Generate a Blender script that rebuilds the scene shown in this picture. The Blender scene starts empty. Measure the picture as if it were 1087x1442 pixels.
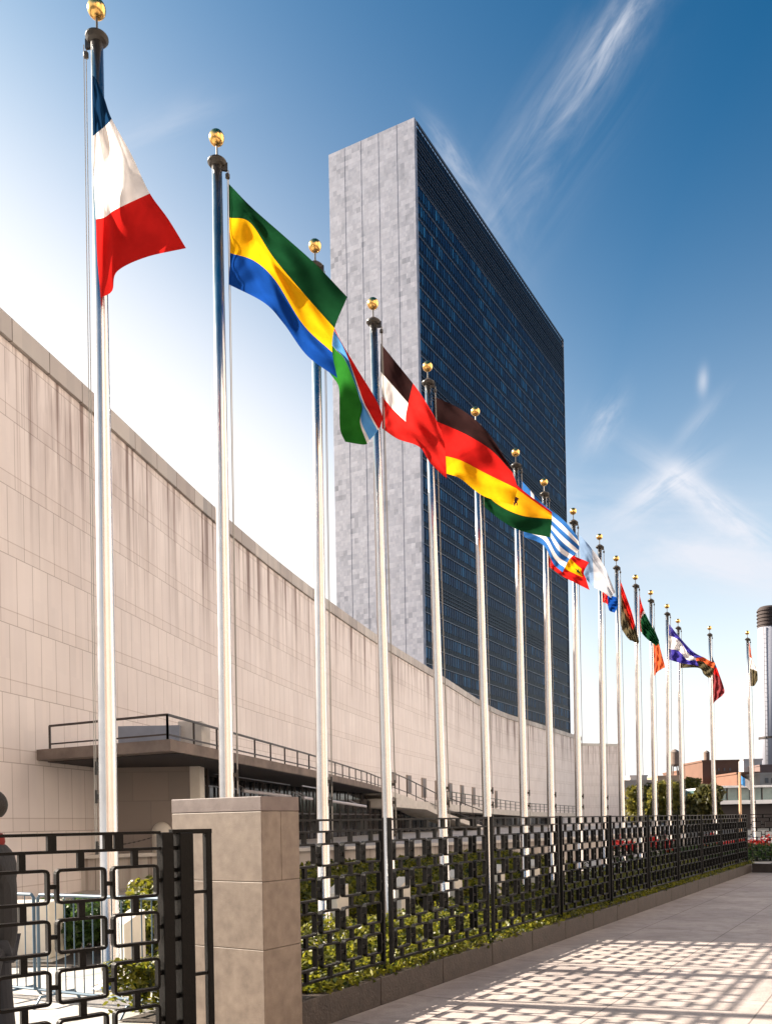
import bpy, math, random
import numpy as np
from mathutils import Vector, Matrix
random.seed(7); rng = np.random.default_rng(7)
scn = bpy.context.scene
R = math.radians

# ------------------------------------------------------------------ camera
EYE = 1.7; FP = 1200.0; TH = 0.018; CX, CY = 543.5, 1158.0     # focal length and horizon in photo pixels (1087 wide)
cam_d = bpy.data.cameras.new('camera'); cam = bpy.data.objects.new('camera', cam_d)
scn.collection.objects.link(cam); scn.camera = cam
cam_d.sensor_fit = 'HORIZONTAL'; cam_d.sensor_width = 36
cam_d.lens = FP / 1087 * 36
cam_d.shift_y = (CY - 721) / 1087
cam_d.clip_end = 5000; cam_d.clip_start = 0.05
cam.location = (0, 0, EYE)
cam.rotation_euler = (Matrix.Rotation(R(90), 3, 'X') @ Matrix.Rotation(-TH, 3, 'Z')).to_euler()

# ------------------------------------------------------------------ sky and sun
SUN_AZ = Vector((-0.96, 0.28, 0)).normalized(); SUN_EL = R(29.5)
scn.view_settings.view_transform = 'Standard'; scn.view_settings.look = 'None'
scn.view_settings.gamma = 1; scn.view_settings.exposure = 2.2
world = bpy.data.worlds.new('World'); scn.world = world; world.use_nodes = True
nt = world.node_tree; nt.nodes.clear()
def N(nt, typ, **kw):
    n = nt.nodes.new(typ)
    for k, v in kw.items():
        if k.startswith('i_'):
            key = k[2:]; key = int(key) if key.isdigit() else key.replace('_', ' ')
            n.inputs[key].default_value = v
        else: setattr(n, k, v)
    return n
def math_n(nt, op, a, b=None, c=None, clamp=False):
    n = nt.nodes.new('ShaderNodeMath'); n.operation = op; n.use_clamp = clamp
    for i, v in enumerate((a, b, c)):
        if v is None: continue
        if isinstance(v, (int, float)): n.inputs[i].default_value = v
        else: nt.links.new(v, n.inputs[i])
    return n.outputs[0]
wout = N(nt, 'ShaderNodeOutputWorld'); bg = N(nt, 'ShaderNodeBackground'); bg.inputs[1].default_value = 0.12
sky = N(nt, 'ShaderNodeTexSky', sky_type='NISHITA', sun_disc=False)
sky.sun_elevation = SUN_EL; sky.sun_rotation = math.atan2(SUN_AZ.x, SUN_AZ.y)
sky.air_density = 1.0; sky.dust_density = 1.0; sky.ozone_density = 2.0
BASEV = 0.118; VEILV = 2.2
SAT = N(nt, 'ShaderNodeHueSaturation'); SAT.inputs['Saturation'].default_value = 1.12
GM = N(nt, 'ShaderNodeGamma'); GM.inputs[1].default_value = 1.6; nt.links.new(sky.outputs[0], GM.inputs[0])
nt.links.new(GM.outputs[0], SAT.inputs['Color']); SAT.inputs['Value'].default_value = BASEV
# cirrus: wisps laid out by compass direction and elevation on the sky itself
tc = N(nt, 'ShaderNodeTexCoord'); sep = N(nt, 'ShaderNodeSeparateXYZ'); nt.links.new(tc.outputs['Generated'], sep.inputs[0])
TN = N(nt, 'ShaderNodeMix', data_type='RGBA', blend_type='MULTIPLY'); TN.inputs[0].default_value = 1; TN.inputs[7].default_value = (.03, 1.42, 1.17, 1); nt.links.new(SAT.outputs[0], TN.inputs[6])
# thin high veil: whitens the sky towards the horizon and towards the sun
_sd = Vector((SUN_AZ.x * math.cos(SUN_EL), SUN_AZ.y * math.cos(SUN_EL), math.sin(SUN_EL)))
dt = N(nt, 'ShaderNodeVectorMath', operation='DOT_PRODUCT'); nt.links.new(tc.outputs['Generated'], dt.inputs[0]); dt.inputs[1].default_value = _sd
zel = math_n(nt, 'MAXIMUM', sep.outputs[2], 0.0)
ve = math_n(nt, 'ADD', math_n(nt, 'ADD', math_n(nt, 'MULTIPLY', zel, -10.8), 1.02), math_n(nt, 'MULTIPLY', dt.outputs['Value'], 6.58))
vw = math_n(nt, 'SUBTRACT', 1.0, math_n(nt, 'EXPONENT', math_n(nt, 'MULTIPLY', math_n(nt, 'EXPONENT', ve), -1.5)))
vw = math_n(nt, 'MAXIMUM', vw, math_n(nt, 'EXPONENT', math_n(nt, 'MULTIPLY', math_n(nt, 'POWER', math_n(nt, 'DIVIDE', zel, 0.32), 2.0), -1.0)))
vl = N(nt, 'ShaderNodeMix', data_type='RGBA'); vl.inputs[7].default_value = (VEILV, VEILV * .965, VEILV * .95, 1); nt.links.new(vw, vl.inputs[0]); nt.links.new(TN.outputs[2], vl.inputs[6])
yy = math_n(nt, 'MAXIMUM', sep.outputs[1], 0.08)
U = math_n(nt, 'DIVIDE', sep.outputs[0], yy); V = math_n(nt, 'DIVIDE', sep.outputs[2], yy)
front = math_n(nt, 'GREATER_THAN', sep.outputs[1], 0.1)
def wisp(px, py, ang, L, W, amp, nscale, lo, hi, seed):
    u0, v0 = (px - CX) / FP, (CY - py) / FP; ca, sa = math.cos(R(ang)), math.sin(R(ang)); L /= FP; W /= FP
    du = math_n(nt, 'SUBTRACT', U, u0); dv = math_n(nt, 'SUBTRACT', V, v0)
    a = math_n(nt, 'ADD', math_n(nt, 'MULTIPLY', du, ca), math_n(nt, 'MULTIPLY', dv, sa))
    b = math_n(nt, 'SUBTRACT', math_n(nt, 'MULTIPLY', dv, ca), math_n(nt, 'MULTIPLY', du, sa))
    cmb = N(nt, 'ShaderNodeCombineXYZ'); nt.links.new(math_n(nt, 'MULTIPLY', a, 0.22), cmb.inputs[0]); nt.links.new(b, cmb.inputs[1]); cmb.inputs[2].default_value = seed
    nz = N(nt, 'ShaderNodeTexNoise'); nz.inputs['Scale'].default_value = nscale; nz.inputs['Detail'].default_value = 7; nz.inputs['Roughness'].default_value = 0.62
    nz.inputs['Distortion'].default_value = 0.6
    nt.links.new(cmb.outputs[0], nz.inputs['Vector'])
    mr = N(nt, 'ShaderNodeMapRange', interpolation_type='SMOOTHSTEP'); mr.inputs[1].default_value = lo; mr.inputs[2].default_value = hi
    nt.links.new(nz.outputs[0], mr.inputs[0])
    e = math_n(nt, 'ADD', math_n(nt, 'POWER', math_n(nt, 'ABSOLUTE', math_n(nt, 'DIVIDE', a, L)), 2.0), math_n(nt, 'POWER', math_n(nt, 'ABSOLUTE', math_n(nt, 'DIVIDE', b, W)), 2.0))
    g = math_n(nt, 'EXPONENT', math_n(nt, 'MULTIPLY', e, -1.0))
    return math_n(nt, 'MULTIPLY', math_n(nt, 'MULTIPLY', g, mr.outputs[0]), amp)
wisps = [wisp(880, 60, 55, 125, 26, .62, 34, .36, .74, 1.3), wisp(800, 190, 58, 190, 52, .55, 16, .30, .75, 2.1),
         wisp(655, 225, -58, 50, 12, .6, 40, .35, .7, 3.7), wisp(690, 300, -62, 90, 34, .35, 18, .3, .7, 8.1),
         wisp(858, 600, 62, 44, 20, .7, 24, .35, .75, 4.4), wisp(1001, 545, 85, 18, 7, .5, 30, .2, .5, 5.2),
         wisp(990, 605, 48, 50, 12, .22, 40, .3, .65, 6.6), wisp(935, 695, 32, 70, 20, .7, 36, .3, .65, 7.7),
         wisp(1030, 735, -38, 120, 22, .95, 26, .3, .68, 9.3), wisp(1050, 810, -15, 110, 34, .95, 18, .25, .6, 10.9),
         wisp(920, 770, -8, 260, 80, .65, 9, .3, .75, 12.2), wisp(240, 170, 20, 90, 30, .3, 12, .35, .75, 13.1)]
tot = wisps[0]
for w_ in wisps[1:]: tot = math_n(nt, 'ADD', tot, w_)
tot = math_n(nt, 'MULTIPLY', math_n(nt, 'MINIMUM', tot, 0.9), front)
cl = N(nt, 'ShaderNodeMix', data_type='RGBA'); cl.inputs[7].default_value = (1.55, 1.6, 1.75, 1)
nt.links.new(tot, cl.inputs[0]); nt.links.new(vl.outputs[2], cl.inputs[6])
nt.links.new(cl.outputs[2], bg.inputs[0]); nt.links.new(bg.outputs[0], wout.inputs[0])

sl = bpy.data.lights.new('sun', 'SUN'); sl.energy = 4.0; sl.angle = R(0.8); sl.color = (1.0, 0.88, 0.74)
so = bpy.data.objects.new('sun', sl); scn.collection.objects.link(so)
sdir = Vector((SUN_AZ.x * math.cos(SUN_EL), SUN_AZ.y * math.cos(SUN_EL), math.sin(SUN_EL)))
so.rotation_euler = sdir.to_track_quat('Z', 'Y').to_euler(); so.location = (-30, 10, 40)

# ------------------------------------------------------------------ survey helpers (photo pixel -> place at a real distance or height)
def un(x, y):
    dx, dy = x - CX, CY - y; c, s = math.cos(TH), math.sin(TH)
    return dx * c + dy * s, -dx * s + dy * c
def P(x, y, Z):
    a, b = un(x, y); return Vector((a * Z / FP, Z, EYE + b * Z / FP))
def Q(x, y, z):
    a, b = un(x, y); Z = (z - EYE) * FP / b; return Vector((a * Z / FP, Z, z))

# ------------------------------------------------------------------ mesh helpers
class MB:
    def __init__(s): s.v = []; s.f = []; s.m = []; s.uv = {}
    def vert(s, p): s.v.append(tuple(p)); return len(s.v) - 1
    def face(s, pts, m=0, uv=None):
        ids = [s.vert(p) for p in pts]; s.f.append(ids); s.m.append(m)
        if uv: s.uv[len(s.f) - 1] = uv
    def box(s, c, size, ax=None, m=0):
        c = Vector(c); ax = ax or (Vector((1, 0, 0)), Vector((0, 1, 0)), Vector((0, 0, 1)))
        h = [Vector(a) * (d / 2) for a, d in zip(ax, size)]
        ids = []
        for k in (-1, 1):
            for j in (-1, 1):
                for i in (-1, 1): ids.append(s.vert(c + h[0] * i + h[1] * j + h[2] * k))
        for f in ((0, 2, 3, 1), (4, 5, 7, 6), (0, 1, 5, 4), (2, 6, 7, 3), (0, 4, 6, 2), (1, 3, 7, 5)):
            s.f.append([ids[i] for i in f]); s.m.append(m)
    def bar(s, a, b, w, h, up=Vector((0, 0, 1)), m=0):
        a = Vector(a); b = Vector(b); d = b - a; L = d.length; d.normalize()
        side = d.cross(up)
        if side.length < 1e-4: side = d.cross(Vector((0, 1, 0)))
        side.normalize(); u = side.cross(d)
        s.box((a + b) / 2, (L, w, h), (d, side, u), m)
    def tube(s, pts, r, n=8, cap=True, m=0):
        pts = [Vector(p) for p in pts]; rs = r if isinstance(r, (list, tuple)) else [r] * len(pts)
        rings = []; side = None
        for i, p in enumerate(pts):
            d = (pts[min(i + 1, len(pts) - 1)] - pts[max(i - 1, 0)]).normalized()
            if side is None:
                side = d.cross(Vector((0, 0, 1)))
                if side.length < 1e-3: side = d.cross(Vector((0, 1, 0)))
            side = (side - d * side.dot(d)).normalized(); u = d.cross(side)
            rings.append([s.vert(p + (side * math.cos(2 * math.pi * k / n) + u * math.sin(2 * math.pi * k / n)) * rs[i]) for k in range(n)])
        for a, b in zip(rings, rings[1:]):
            for k in range(n): s.f.append([a[k], a[(k + 1) % n], b[(k + 1) % n], b[k]]); s.m.append(m)
        if cap:
            s.f.append(rings[0][::-1]); s.m.append(m); s.f.append(rings[-1]); s.m.append(m)
    def lathe(s, prof, c=(0, 0, 0), n=24, m=0):
        c = Vector(c); rings = []
        for r_, z in prof: rings.append([s.vert(c + Vector((r_ * math.cos(2 * math.pi * k / n), r_ * math.sin(2 * math.pi * k / n), z))) for k in range(n)])
        for a, b in zip(rings, rings[1:]):
            for k in range(n): s.f.append([a[k], a[(k + 1) % n], b[(k + 1) % n], b[k]]); s.m.append(m)
        s.f.append(rings[0][::-1]); s.m.append(m); s.f.append(rings[-1]); s.m.append(m)
    def prism(s, poly, z0, z1, m=0):
        n = len(poly); z0s = z0 if isinstance(z0, (list, tuple)) else [z0] * n; z1s = z1 if isinstance(z1, (list, tuple)) else [z1] * n
        a = [s.vert((p[0], p[1], z)) for p, z in zip(poly, z0s)]; b = [s.vert((p[0], p[1], z)) for p, z in zip(poly, z1s)]
        s.f.append(a[::-1]); s.m.append(m); s.f.append(b); s.m.append(m)
        for k in range(n): s.f.append([a[k], a[(k + 1) % n], b[(k + 1) % n], b[k]]); s.m.append(m)
    def build(s, name, mats, parent=None, smooth=False, bevel=0, fixn=True):
        me = bpy.data.meshes.new(name); me.from_pydata(s.v, [], s.f)
        if not isinstance(mats, (list, tuple)): mats = [mats]
        for m in mats: me.materials.append(m)
        if len(mats) > 1: me.polygons.foreach_set('material_index', s.m)
        if s.uv:
            ul = me.uv_layers.new(name='UVMap')
            for fi, uvs in s.uv.items():
                p = me.polygons[fi]
                for k, li in enumerate(p.loop_indices): ul.data[li].uv = uvs[k]
        me.update()
        if fixn:
            import bmesh
            b = bmesh.new(); b.from_mesh(me); bmesh.ops.recalc_face_normals(b, faces=b.faces); b.to_mesh(me); b.free()
        o = bpy.data.objects.new(name, me); scn.collection.objects.link(o)
        if smooth:
            me.polygons.foreach_set('use_smooth', [True] * len(me.polygons))
        if bevel:
            md = o.modifiers.new('b', 'BEVEL'); md.width = bevel; md.segments = 2; md.limit_method = 'ANGLE'
        if parent: o.parent = parent
        return o
def tag(o, label=None, cat=None, group=None, kind=None):
    if label: o['label'] = label
    if cat: o['category'] = cat
    if group: o['group'] = group
    if kind: o['kind'] = kind
    return o
def thing(name, label, cat, loc=(0, 0, 0), group=None):
    o = bpy.data.objects.new(name, None); scn.collection.objects.link(o); o.location = loc; o.empty_display_size = 0.2
    return tag(o, label, cat, group)
def kids(o): return [c for c in bpy.data.objects if c.parent == o]
def dup(o, parent=None):
    ch = kids(o); c = o.copy(); scn.collection.objects.link(c)
    if parent: c.parent = parent
    for k in ch: dup(k, c)
    return c
def local(o, loc):   # shift a mesh so that the thing's Empty can sit at its base
    o.data.transform(Matrix.Translation(-Vector(loc)))

# ------------------------------------------------------------------ materials
def mat(name, col, rough=0.6, metal=0.0, spec=0.5, var=0.0, vscale=3.0, bump=0.0, bscale=40.0, col2=None, rvar=0.0, coat=0.0):
    m = bpy.data.materials.new(name); m.use_nodes = True; t = m.node_tree; b = t.nodes['Principled BSDF']
    b.inputs['Base Color'].default_value = (*col, 1); b.inputs['Roughness'].default_value = rough
    b.inputs['Metallic'].default_value = metal; b.inputs['Specular IOR Level'].default_value = spec
    if coat: b.inputs['Coat Weight'].default_value = coat
    tcn = N(t, 'ShaderNodeTexCoord')
    if var or col2:
        nz = N(t, 'ShaderNodeTexNoise'); nz.inputs['Scale'].default_value = vscale; nz.inputs['Detail'].default_value = 8; nz.inputs['Roughness'].default_value = .6
        t.links.new(tcn.outputs['Object'], nz.inputs['Vector'])
        mr = N(t, 'ShaderNodeMapRange'); mr.inputs[1].default_value = .3; mr.inputs[2].default_value = .7; t.links.new(nz.outputs[0], mr.inputs[0])
        mx = N(t, 'ShaderNodeMix', data_type='RGBA'); mx.inputs[6].default_value = (*[c * (1 - var) for c in col], 1)
        mx.inputs[7].default_value = (*(col2 or [min(1, c * (1 + var)) for c in col]), 1)
        t.links.new(mr.outputs[0], mx.inputs[0]); t.links.new(mx.outputs[2], b.inputs['Base Color'])
        if rvar:
            r2 = N(t, 'ShaderNodeMapRange'); r2.inputs[3].default_value = rough - rvar; r2.inputs[4].default_value = rough + rvar
            t.links.new(nz.outputs[0], r2.inputs[0]); t.links.new(r2.outputs[0], b.inputs['Roughness'])
    if bump:
        nb = N(t, 'ShaderNodeTexNoise'); nb.inputs['Scale'].default_value = bscale; nb.inputs['Detail'].default_value = 6
        t.links.new(tcn.outputs['Object'], nb.inputs['Vector'])
        bp = N(t, 'ShaderNodeBump'); bp.inputs['Strength'].default_value = bump; bp.inputs['Distance'].default_value = .02
        t.links.new(nb.outputs[0], bp.inputs['Height']); t.links.new(bp.outputs[0], b.inputs['Normal'])
    return m
M_black = mat('black_paint', (.0025, .002, .0018), .38, spec=.12, var=.3, vscale=12, bump=.25, bscale=120, rvar=.12)
M_blackmatt = mat('dark_iron', (.02, .018, .018), .5)
M_alu = mat('brushed_aluminium', (.56, .55, .545), .24, metal=1.0, var=.06, vscale=6, rvar=.06)
M_gold = mat('gilded_ball', (.85, .52, .17), .24, metal=1.0, var=.15, vscale=18)
M_truck = mat('tarnished_bronze_cap', (.05, .045, .04), .4, metal=.4, var=.3)
M_rope = mat('rope', (.30, .29, .27), .8)
M_pillar = mat('pinkish_granite', (.14, .104, .078), .55, var=.16, vscale=9, bump=.18, bscale=160, col2=(.19, .148, .115))
M_pillar2 = mat('pinkish_granite_cap', (.11, .08, .072), .55, var=.16, vscale=9, bump=.18, bscale=160, col2=(.15, .115, .105))
M_kerb = mat('brown_granite_kerb', (.022, .0145, .012), .6, var=.25, vscale=7, bump=.3, col2=(.045, .033, .027))
M_concrete = mat('concrete', (.50, .47, .43), .75, var=.14, vscale=2.5, bump=.3, bscale=25)
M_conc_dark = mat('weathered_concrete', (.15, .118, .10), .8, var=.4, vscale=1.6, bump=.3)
M_marble_plain = mat('pale_stone', (.58, .54, .48), .6, var=.1, vscale=1.5, bump=.15)
M_soil = mat('soil', (.05, .038, .028), .95, var=.4, vscale=6, bump=.8, bscale=20)
M_rail = mat('brown_railing_paint', (.035, .025, .022), .45)
M_railfar = mat('green_railing_paint', (.07, .09, .075), .5)
M_wedge = mat('cream_concrete', (.62, .58, .50), .6, var=.08, vscale=5, bump=.15)
M_barrier = mat('galvanised_steel', (.07, .12, .17), .5, metal=.2, var=.15)
M_darkglass = mat('dark_glazing', (.018, .017, .018), .12, var=.4, vscale=.6)
M_darkint = mat('flat_dark_brown', (.025, .02, .02), .8)  # near-black; on the canopy underside it is shade put into the colour
M_tubelight = mat('grey_metal_header', (.42, .40, .42), .4)
M_bluebox = mat('blue_grey_panel', (.23, .25, .30), .4, var=.1)
M_red = mat('red_petals', (.62, .02, .012), .6)

def leafmat(name, c1, c2, transl=.35):
    m = bpy.data.materials.new(name); m.use_nodes = True; t = m.node_tree; t.nodes.clear()
    o = N(t, 'ShaderNodeOutputMaterial'); d = N(t, 'ShaderNodeBsdfPrincipled'); tr = N(t, 'ShaderNodeBsdfTranslucent'); mx = N(t, 'ShaderNodeMixShader')
    d.inputs['Roughness'].default_value = .45; d.inputs['Specular IOR Level'].default_value = .35
    g = N(t, 'ShaderNodeNewGeometry'); cr = N(t, 'ShaderNodeMix', data_type='RGBA'); cr.inputs[6].default_value = (*c1, 1); cr.inputs[7].default_value = (*c2, 1)
    t.links.new(g.outputs['Random Per Island'], cr.inputs[0]); t.links.new(cr.outputs[2], d.inputs['Base Color'])
    hs = N(t, 'ShaderNodeHueSaturation'); hs.inputs['Value'].default_value = 1.5; t.links.new(cr.outputs[2], hs.inputs['Color']); t.links.new(hs.outputs[0], tr.inputs[0])
    mx.inputs[0].default_value = transl; t.links.new(d.outputs[0], mx.inputs[1]); t.links.new(tr.outputs[0], mx.inputs[2]); t.links.new(mx.outputs[0], o.inputs[0])
    return m
M_leaf = leafmat('ivy_leaves', (.012, .028, .005), (.20, .19, .016), .42)
M_leafdark = leafmat('dark_shrub_leaves', (.02, .045, .012), (.06, .11, .02), .3)
M_tree = leafmat('tree_leaves', (.06, .065, .016), (.21, .18, .03), .45)
M_tree2 = leafmat('tree_leaves_dark', (.03, .035, .015), (.10, .09, .022), .4)
M_bark = mat('bark', (.10, .075, .055), .9, var=.3)

def slab_wall_mat(name, c1, c2, mort, bw, rh, msize, stain=0.0, off=.5, use_uv=True, rough=.6, blotch=.0, swap=False, course2=None, hz=1.0):
    """stone-panel cladding on UV (metres along, metres up)"""
    m = bpy.data.materials.new(name); m.use_nodes = True; t = m.node_tree; b = t.nodes['Principled BSDF']; b.inputs['Roughness'].default_value = rough
    tcn = N(t, 'ShaderNodeTexCoord'); uv = tcn.outputs['UV']
    s = N(t, 'ShaderNodeSeparateXYZ'); t.links.new(uv, s.inputs[0])
    br = N(t, 'ShaderNodeTexBrick'); br.offset = off; br.inputs['Scale'].default_value = 1; br.inputs['Mortar Size'].default_value = msize
    br.inputs['Mortar Smooth'].default_value = .1; br.inputs['Brick Width'].default_value = bw; br.inputs['Row Height'].default_value = rh
    br.inputs['Color1'].default_value = (*c1, 1); br.inputs['Color2'].default_value = (*c2, 1); br.inputs['Mortar'].default_value = (*mort, 1); br.inputs['Bias'].default_value = 0
    t.links.new(uv, br.inputs['Vector']); col = br.outputs['Color']
    def mult(col, fac_out, dark, amt=1.0):
        mx = N(t, 'ShaderNodeMix', data_type='RGBA', blend_type='MULTIPLY'); mx.inputs[7].default_value = (*dark, 1)
        if amt != 1: fac_out = math_n(t, 'MULTIPLY', fac_out, amt)
        t.links.new(fac_out, mx.inputs[0]); t.links.new(col, mx.inputs[6]); return mx.outputs[2]
    if course2:   # thin string course once every course
        per, w = course2
        fr = math_n(t, 'FRACT', math_n(t, 'DIVIDE', s.outputs[1], per)); a = math_n(t, 'LESS_THAN', fr, w / per)
        e1 = math_n(t, 'LESS_THAN', math_n(t, 'ABSOLUTE', math_n(t, 'SUBTRACT', fr, w / per)), .012 / per)
        col = mult(col, e1, (.74, .70, .68)); col2 = mult(col, a, (.975, .97, .965)); col = col2
    if blotch:
        wn = N(t, 'ShaderNodeTexWhiteNoise', noise_dimensions='2D'); c = N(t, 'ShaderNodeCombineXYZ')
        t.links.new(math_n(t, 'FLOOR', math_n(t, 'DIVIDE', s.outputs[0], bw * .5)), c.inputs[0]); t.links.new(math_n(t, 'FLOOR', math_n(t, 'DIVIDE', s.outputs[1], rh)), c.inputs[1])
        t.links.new(c.outputs[0], wn.inputs['Vector']); f = math_n(t, 'POWER', wn.outputs['Value'], 3.0)
        nz = N(t, 'ShaderNodeTexNoise'); nz.inputs['Scale'].default_value = .12; nz.inputs['Detail'].default_value = 3; t.links.new(uv, nz.inputs['Vector'])
        k = N(t, 'ShaderNodeMapRange'); k.inputs[1].default_value = .38; k.inputs[2].default_value = .62; t.links.new(nz.outputs[0], k.inputs[0])
        col = mult(col, math_n(t, 'MULTIPLY', f, k.outputs[0]), (.50, .52, .55), blotch)
        wn2 = N(t, 'ShaderNodeTexWhiteNoise', noise_dimensions='2D'); c2n = N(t, 'ShaderNodeCombineXYZ')
        t.links.new(math_n(t, 'FLOOR', math_n(t, 'DIVIDE', s.outputs[0], bw * .25)), c2n.inputs[0]); t.links.new(math_n(t, 'FLOOR', math_n(t, 'DIVIDE', s.outputs[1], rh * .5)), c2n.inputs[1])
        t.links.new(c2n.outputs[0], wn2.inputs['Vector']); col = mult(col, wn2.outputs['Value'], (.82, .83, .85), min(1.0, blotch * 1.6))
    nz = N(t, 'ShaderNodeTexNoise'); nz.inputs['Scale'].default_value = .5; nz.inputs['Detail'].default_value = 6; t.links.new(uv, nz.inputs['Vector'])
    col = mult(col, nz.outputs[0], (.80, .77, .75), .9)
    if stain:
        mp = N(t, 'ShaderNodeMapping'); mp.inputs['Scale'].default_value = (1.0, .10, 1); t.links.new(uv, mp.inputs[0])
        ns = N(t, 'ShaderNodeTexNoise'); ns.inputs['Scale'].default_value = 1.5; ns.inputs['Detail'].default_value = 5; ns.inputs['Roughness'].default_value = .6; t.links.new(mp.outputs[0], ns.inputs['Vector'])
        k = N(t, 'ShaderNodeMapRange'); k.inputs[1].default_value = .47; k.inputs[2].default_value = .68; t.links.new(ns.outputs[0], k.inputs[0])
        top = N(t, 'ShaderNodeMapRange'); top.inputs[1].default_value = stain - 6.0; top.inputs[2].default_value = stain - .3; top.inputs[3].default_value = 0; top.inputs[4].default_value = 1
        t.links.new(s.outputs[1], top.inputs[0]); tp = math_n(t, 'POWER', top.outputs[0], 1.6)
        # ragged ends of the runs
        mp2 = N(t, 'ShaderNodeMapping'); mp2.inputs['Scale'].default_value = (1.6, .02, 1); t.links.new(uv, mp2.inputs[0])
        n3 = N(t, 'ShaderNodeTexNoise'); n3.inputs['Scale'].default_value = 2.2; n3.inputs['Detail'].default_value = 3; t.links.new(mp2.outputs[0], n3.inputs['Vector'])
        k3 = N(t, 'ShaderNodeMapRange'); k3.inputs[1].default_value = .54; k3.inputs[2].default_value = .64; t.links.new(n3.outputs[0], k3.inputs[0])
        both = math_n(t, 'MULTIPLY', math_n(t, 'ADD', math_n(t, 'MULTIPLY', k.outputs[0], .75), k3.outputs[0]), tp, clamp=True)
        col = mult(col, both, (.33, .26, .235))
    t.links.new(col, b.inputs['Base Color'])
    bp = N(t, 'ShaderNodeBump'); bp.inputs['Strength'].default_value = .35; bp.inputs['Distance'].default_value = .02
    t.links.new(br.outputs['Fac'], bp.inputs['Height']); bp.invert = True; t.links.new(bp.outputs[0], b.inputs['Normal'])
    return m
WALL_TOP = 13.7
M_gawall = slab_wall_mat('limestone_cladding', (.80, .745, .715), (.75, .695, .67), (.44, .39, .36), .62, 1.62, .010, stain=WALL_TOP - .55, off=.5, course2=(1.62, .32), blotch=.16)
M_coping = slab_wall_mat('coping_stone', (.56, .53, .49), (.42, .38, .35), (.20, .17, .15), 1.5, 2.0, .02, off=0, blotch=.6)
M_tower_stone = slab_wall_mat('grey_marble_slabs', (.40, .405, .47), (.31, .32, .38), (.30, .31, .36), 2.0, 1.15, .02, off=.37, blotch=1.0)
M_blockstone = slab_wall_mat('shaded_limestone', (.25, .21, .185), (.22, .19, .17), (.2, .17, .15), 1.0, .8, .012, off=.5)  # limestone colour darkened to paint in the shade below the canopy
M_retain = slab_wall_mat('retaining_wall_stone', (.46, .42, .38), (.40, .37, .33), (.2, .17, .15), 1.4, 2.0, .012, off=0, stain=1.6)

def ground_mat(name, c1, c2, mort, bw, rh, ms, rough=.8, rot=0.0, vs=.8):
    m = bpy.data.materials.new(name); m.use_nodes = True; t = m.node_tree; b = t.nodes['Principled BSDF']; b.inputs['Roughness'].default_value = rough
    tcn = N(t, 'ShaderNodeTexCoord'); mp = N(t, 'ShaderNodeMapping'); mp.inputs['Rotation'].default_value = (0, 0, rot); t.links.new(tcn.outputs['Object'], mp.inputs[0])
    br = N(t, 'ShaderNodeTexBrick'); br.offset = 0; br.inputs['Scale'].default_value = 1; br.inputs['Mortar Size'].default_value = ms; br.inputs['Brick Width'].default_value = bw; br.inputs['Row Height'].default_value = rh
    br.inputs['Color1'].default_value = (*c1, 1); br.inputs['Color2'].default_value = (*c2, 1); br.inputs['Mortar'].default_value = (*mort, 1); t.links.new(mp.outputs[0], br.inputs['Vector'])
    nz = N(t, 'ShaderNodeTexNoise'); nz.inputs['Scale'].default_value = vs; nz.inputs['Detail'].default_value = 9; nz.inputs['Roughness'].default_value = .65; t.links.new(tcn.outputs['Object'], nz.inputs['Vector'])
    mr = N(t, 'ShaderNodeMapRange'); mr.inputs[1].default_value = .3; mr.inputs[2].default_value = .7; mr.inputs[3].default_value = .72; mr.inputs[4].default_value = 1.12; t.links.new(nz.outputs[0], mr.inputs[0])
    nz2 = N(t, 'ShaderNodeTexNoise'); nz2.inputs['Scale'].default_value = 55; nz2.inputs['Detail'].default_value = 4; t.links.new(tcn.outputs['Object'], nz2.inputs['Vector'])
    mr2 = N(t, 'ShaderNodeMapRange'); mr2.inputs[1].default_value = .3; mr2.inputs[2].default_value = .7; mr2.inputs[3].default_value = .85; mr2.inputs[4].default_value = 1.1; t.links.new(nz2.outputs[0], mr2.inputs[0])
    v = N(t, 'ShaderNodeVectorMath', operation='SCALE'); t.links.new(br.outputs['Color'], v.inputs[0])
    vo = N(t, 'ShaderNodeTexVoronoi'); vo.inputs['Scale'].default_value = 2.3; t.links.new(tcn.outputs['Object'], vo.inputs['Vector'])
    gum = N(t, 'ShaderNodeMapRange'); gum.inputs[1].default_value = .035; gum.inputs[2].default_value = .06; gum.inputs[3].default_value = .62; gum.inputs[4].default_value = 1; t.links.new(vo.outputs['Distance'], gum.inputs[0])
    nz3 = N(t, 'ShaderNodeTexNoise'); nz3.inputs['Scale'].default_value = 3.2; nz3.inputs['Detail'].default_value = 8; nz3.inputs['Distortion'].default_value = 1.5; t.links.new(tcn.outputs['Object'], nz3.inputs['Vector'])
    mr3 = N(t, 'ShaderNodeMapRange'); mr3.inputs[1].default_value = .35; mr3.inputs[2].default_value = .6; mr3.inputs[3].default_value = .84; mr3.inputs[4].default_value = 1.04; t.links.new(nz3.outputs[0], mr3.inputs[0])
    t.links.new(math_n(t, 'MULTIPLY', math_n(t, 'MULTIPLY', math_n(t, 'MULTIPLY', mr.outputs[0], mr2.outputs[0]), gum.outputs[0]), mr3.outputs[0]), v.inputs['Scale'])
    t.links.new(v.outputs[0], b.inputs['Base Color'])
    bp = N(t, 'ShaderNodeBump'); bp.inputs['Strength'].default_value = .3; bp.inputs['Distance'].default_value = .01; t.links.new(nz2.outputs[0], bp.inputs['Height']); t.links.new(bp.outputs[0], b.inputs['Normal'])
    return m
FDIR = Vector((.53, .848, 0)).normalized(); FPER = Vector((.848, -.53, 0)).normalized()   # along the fence / towards the street
FROT = -math.atan2(FDIR.y, FDIR.x)
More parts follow.
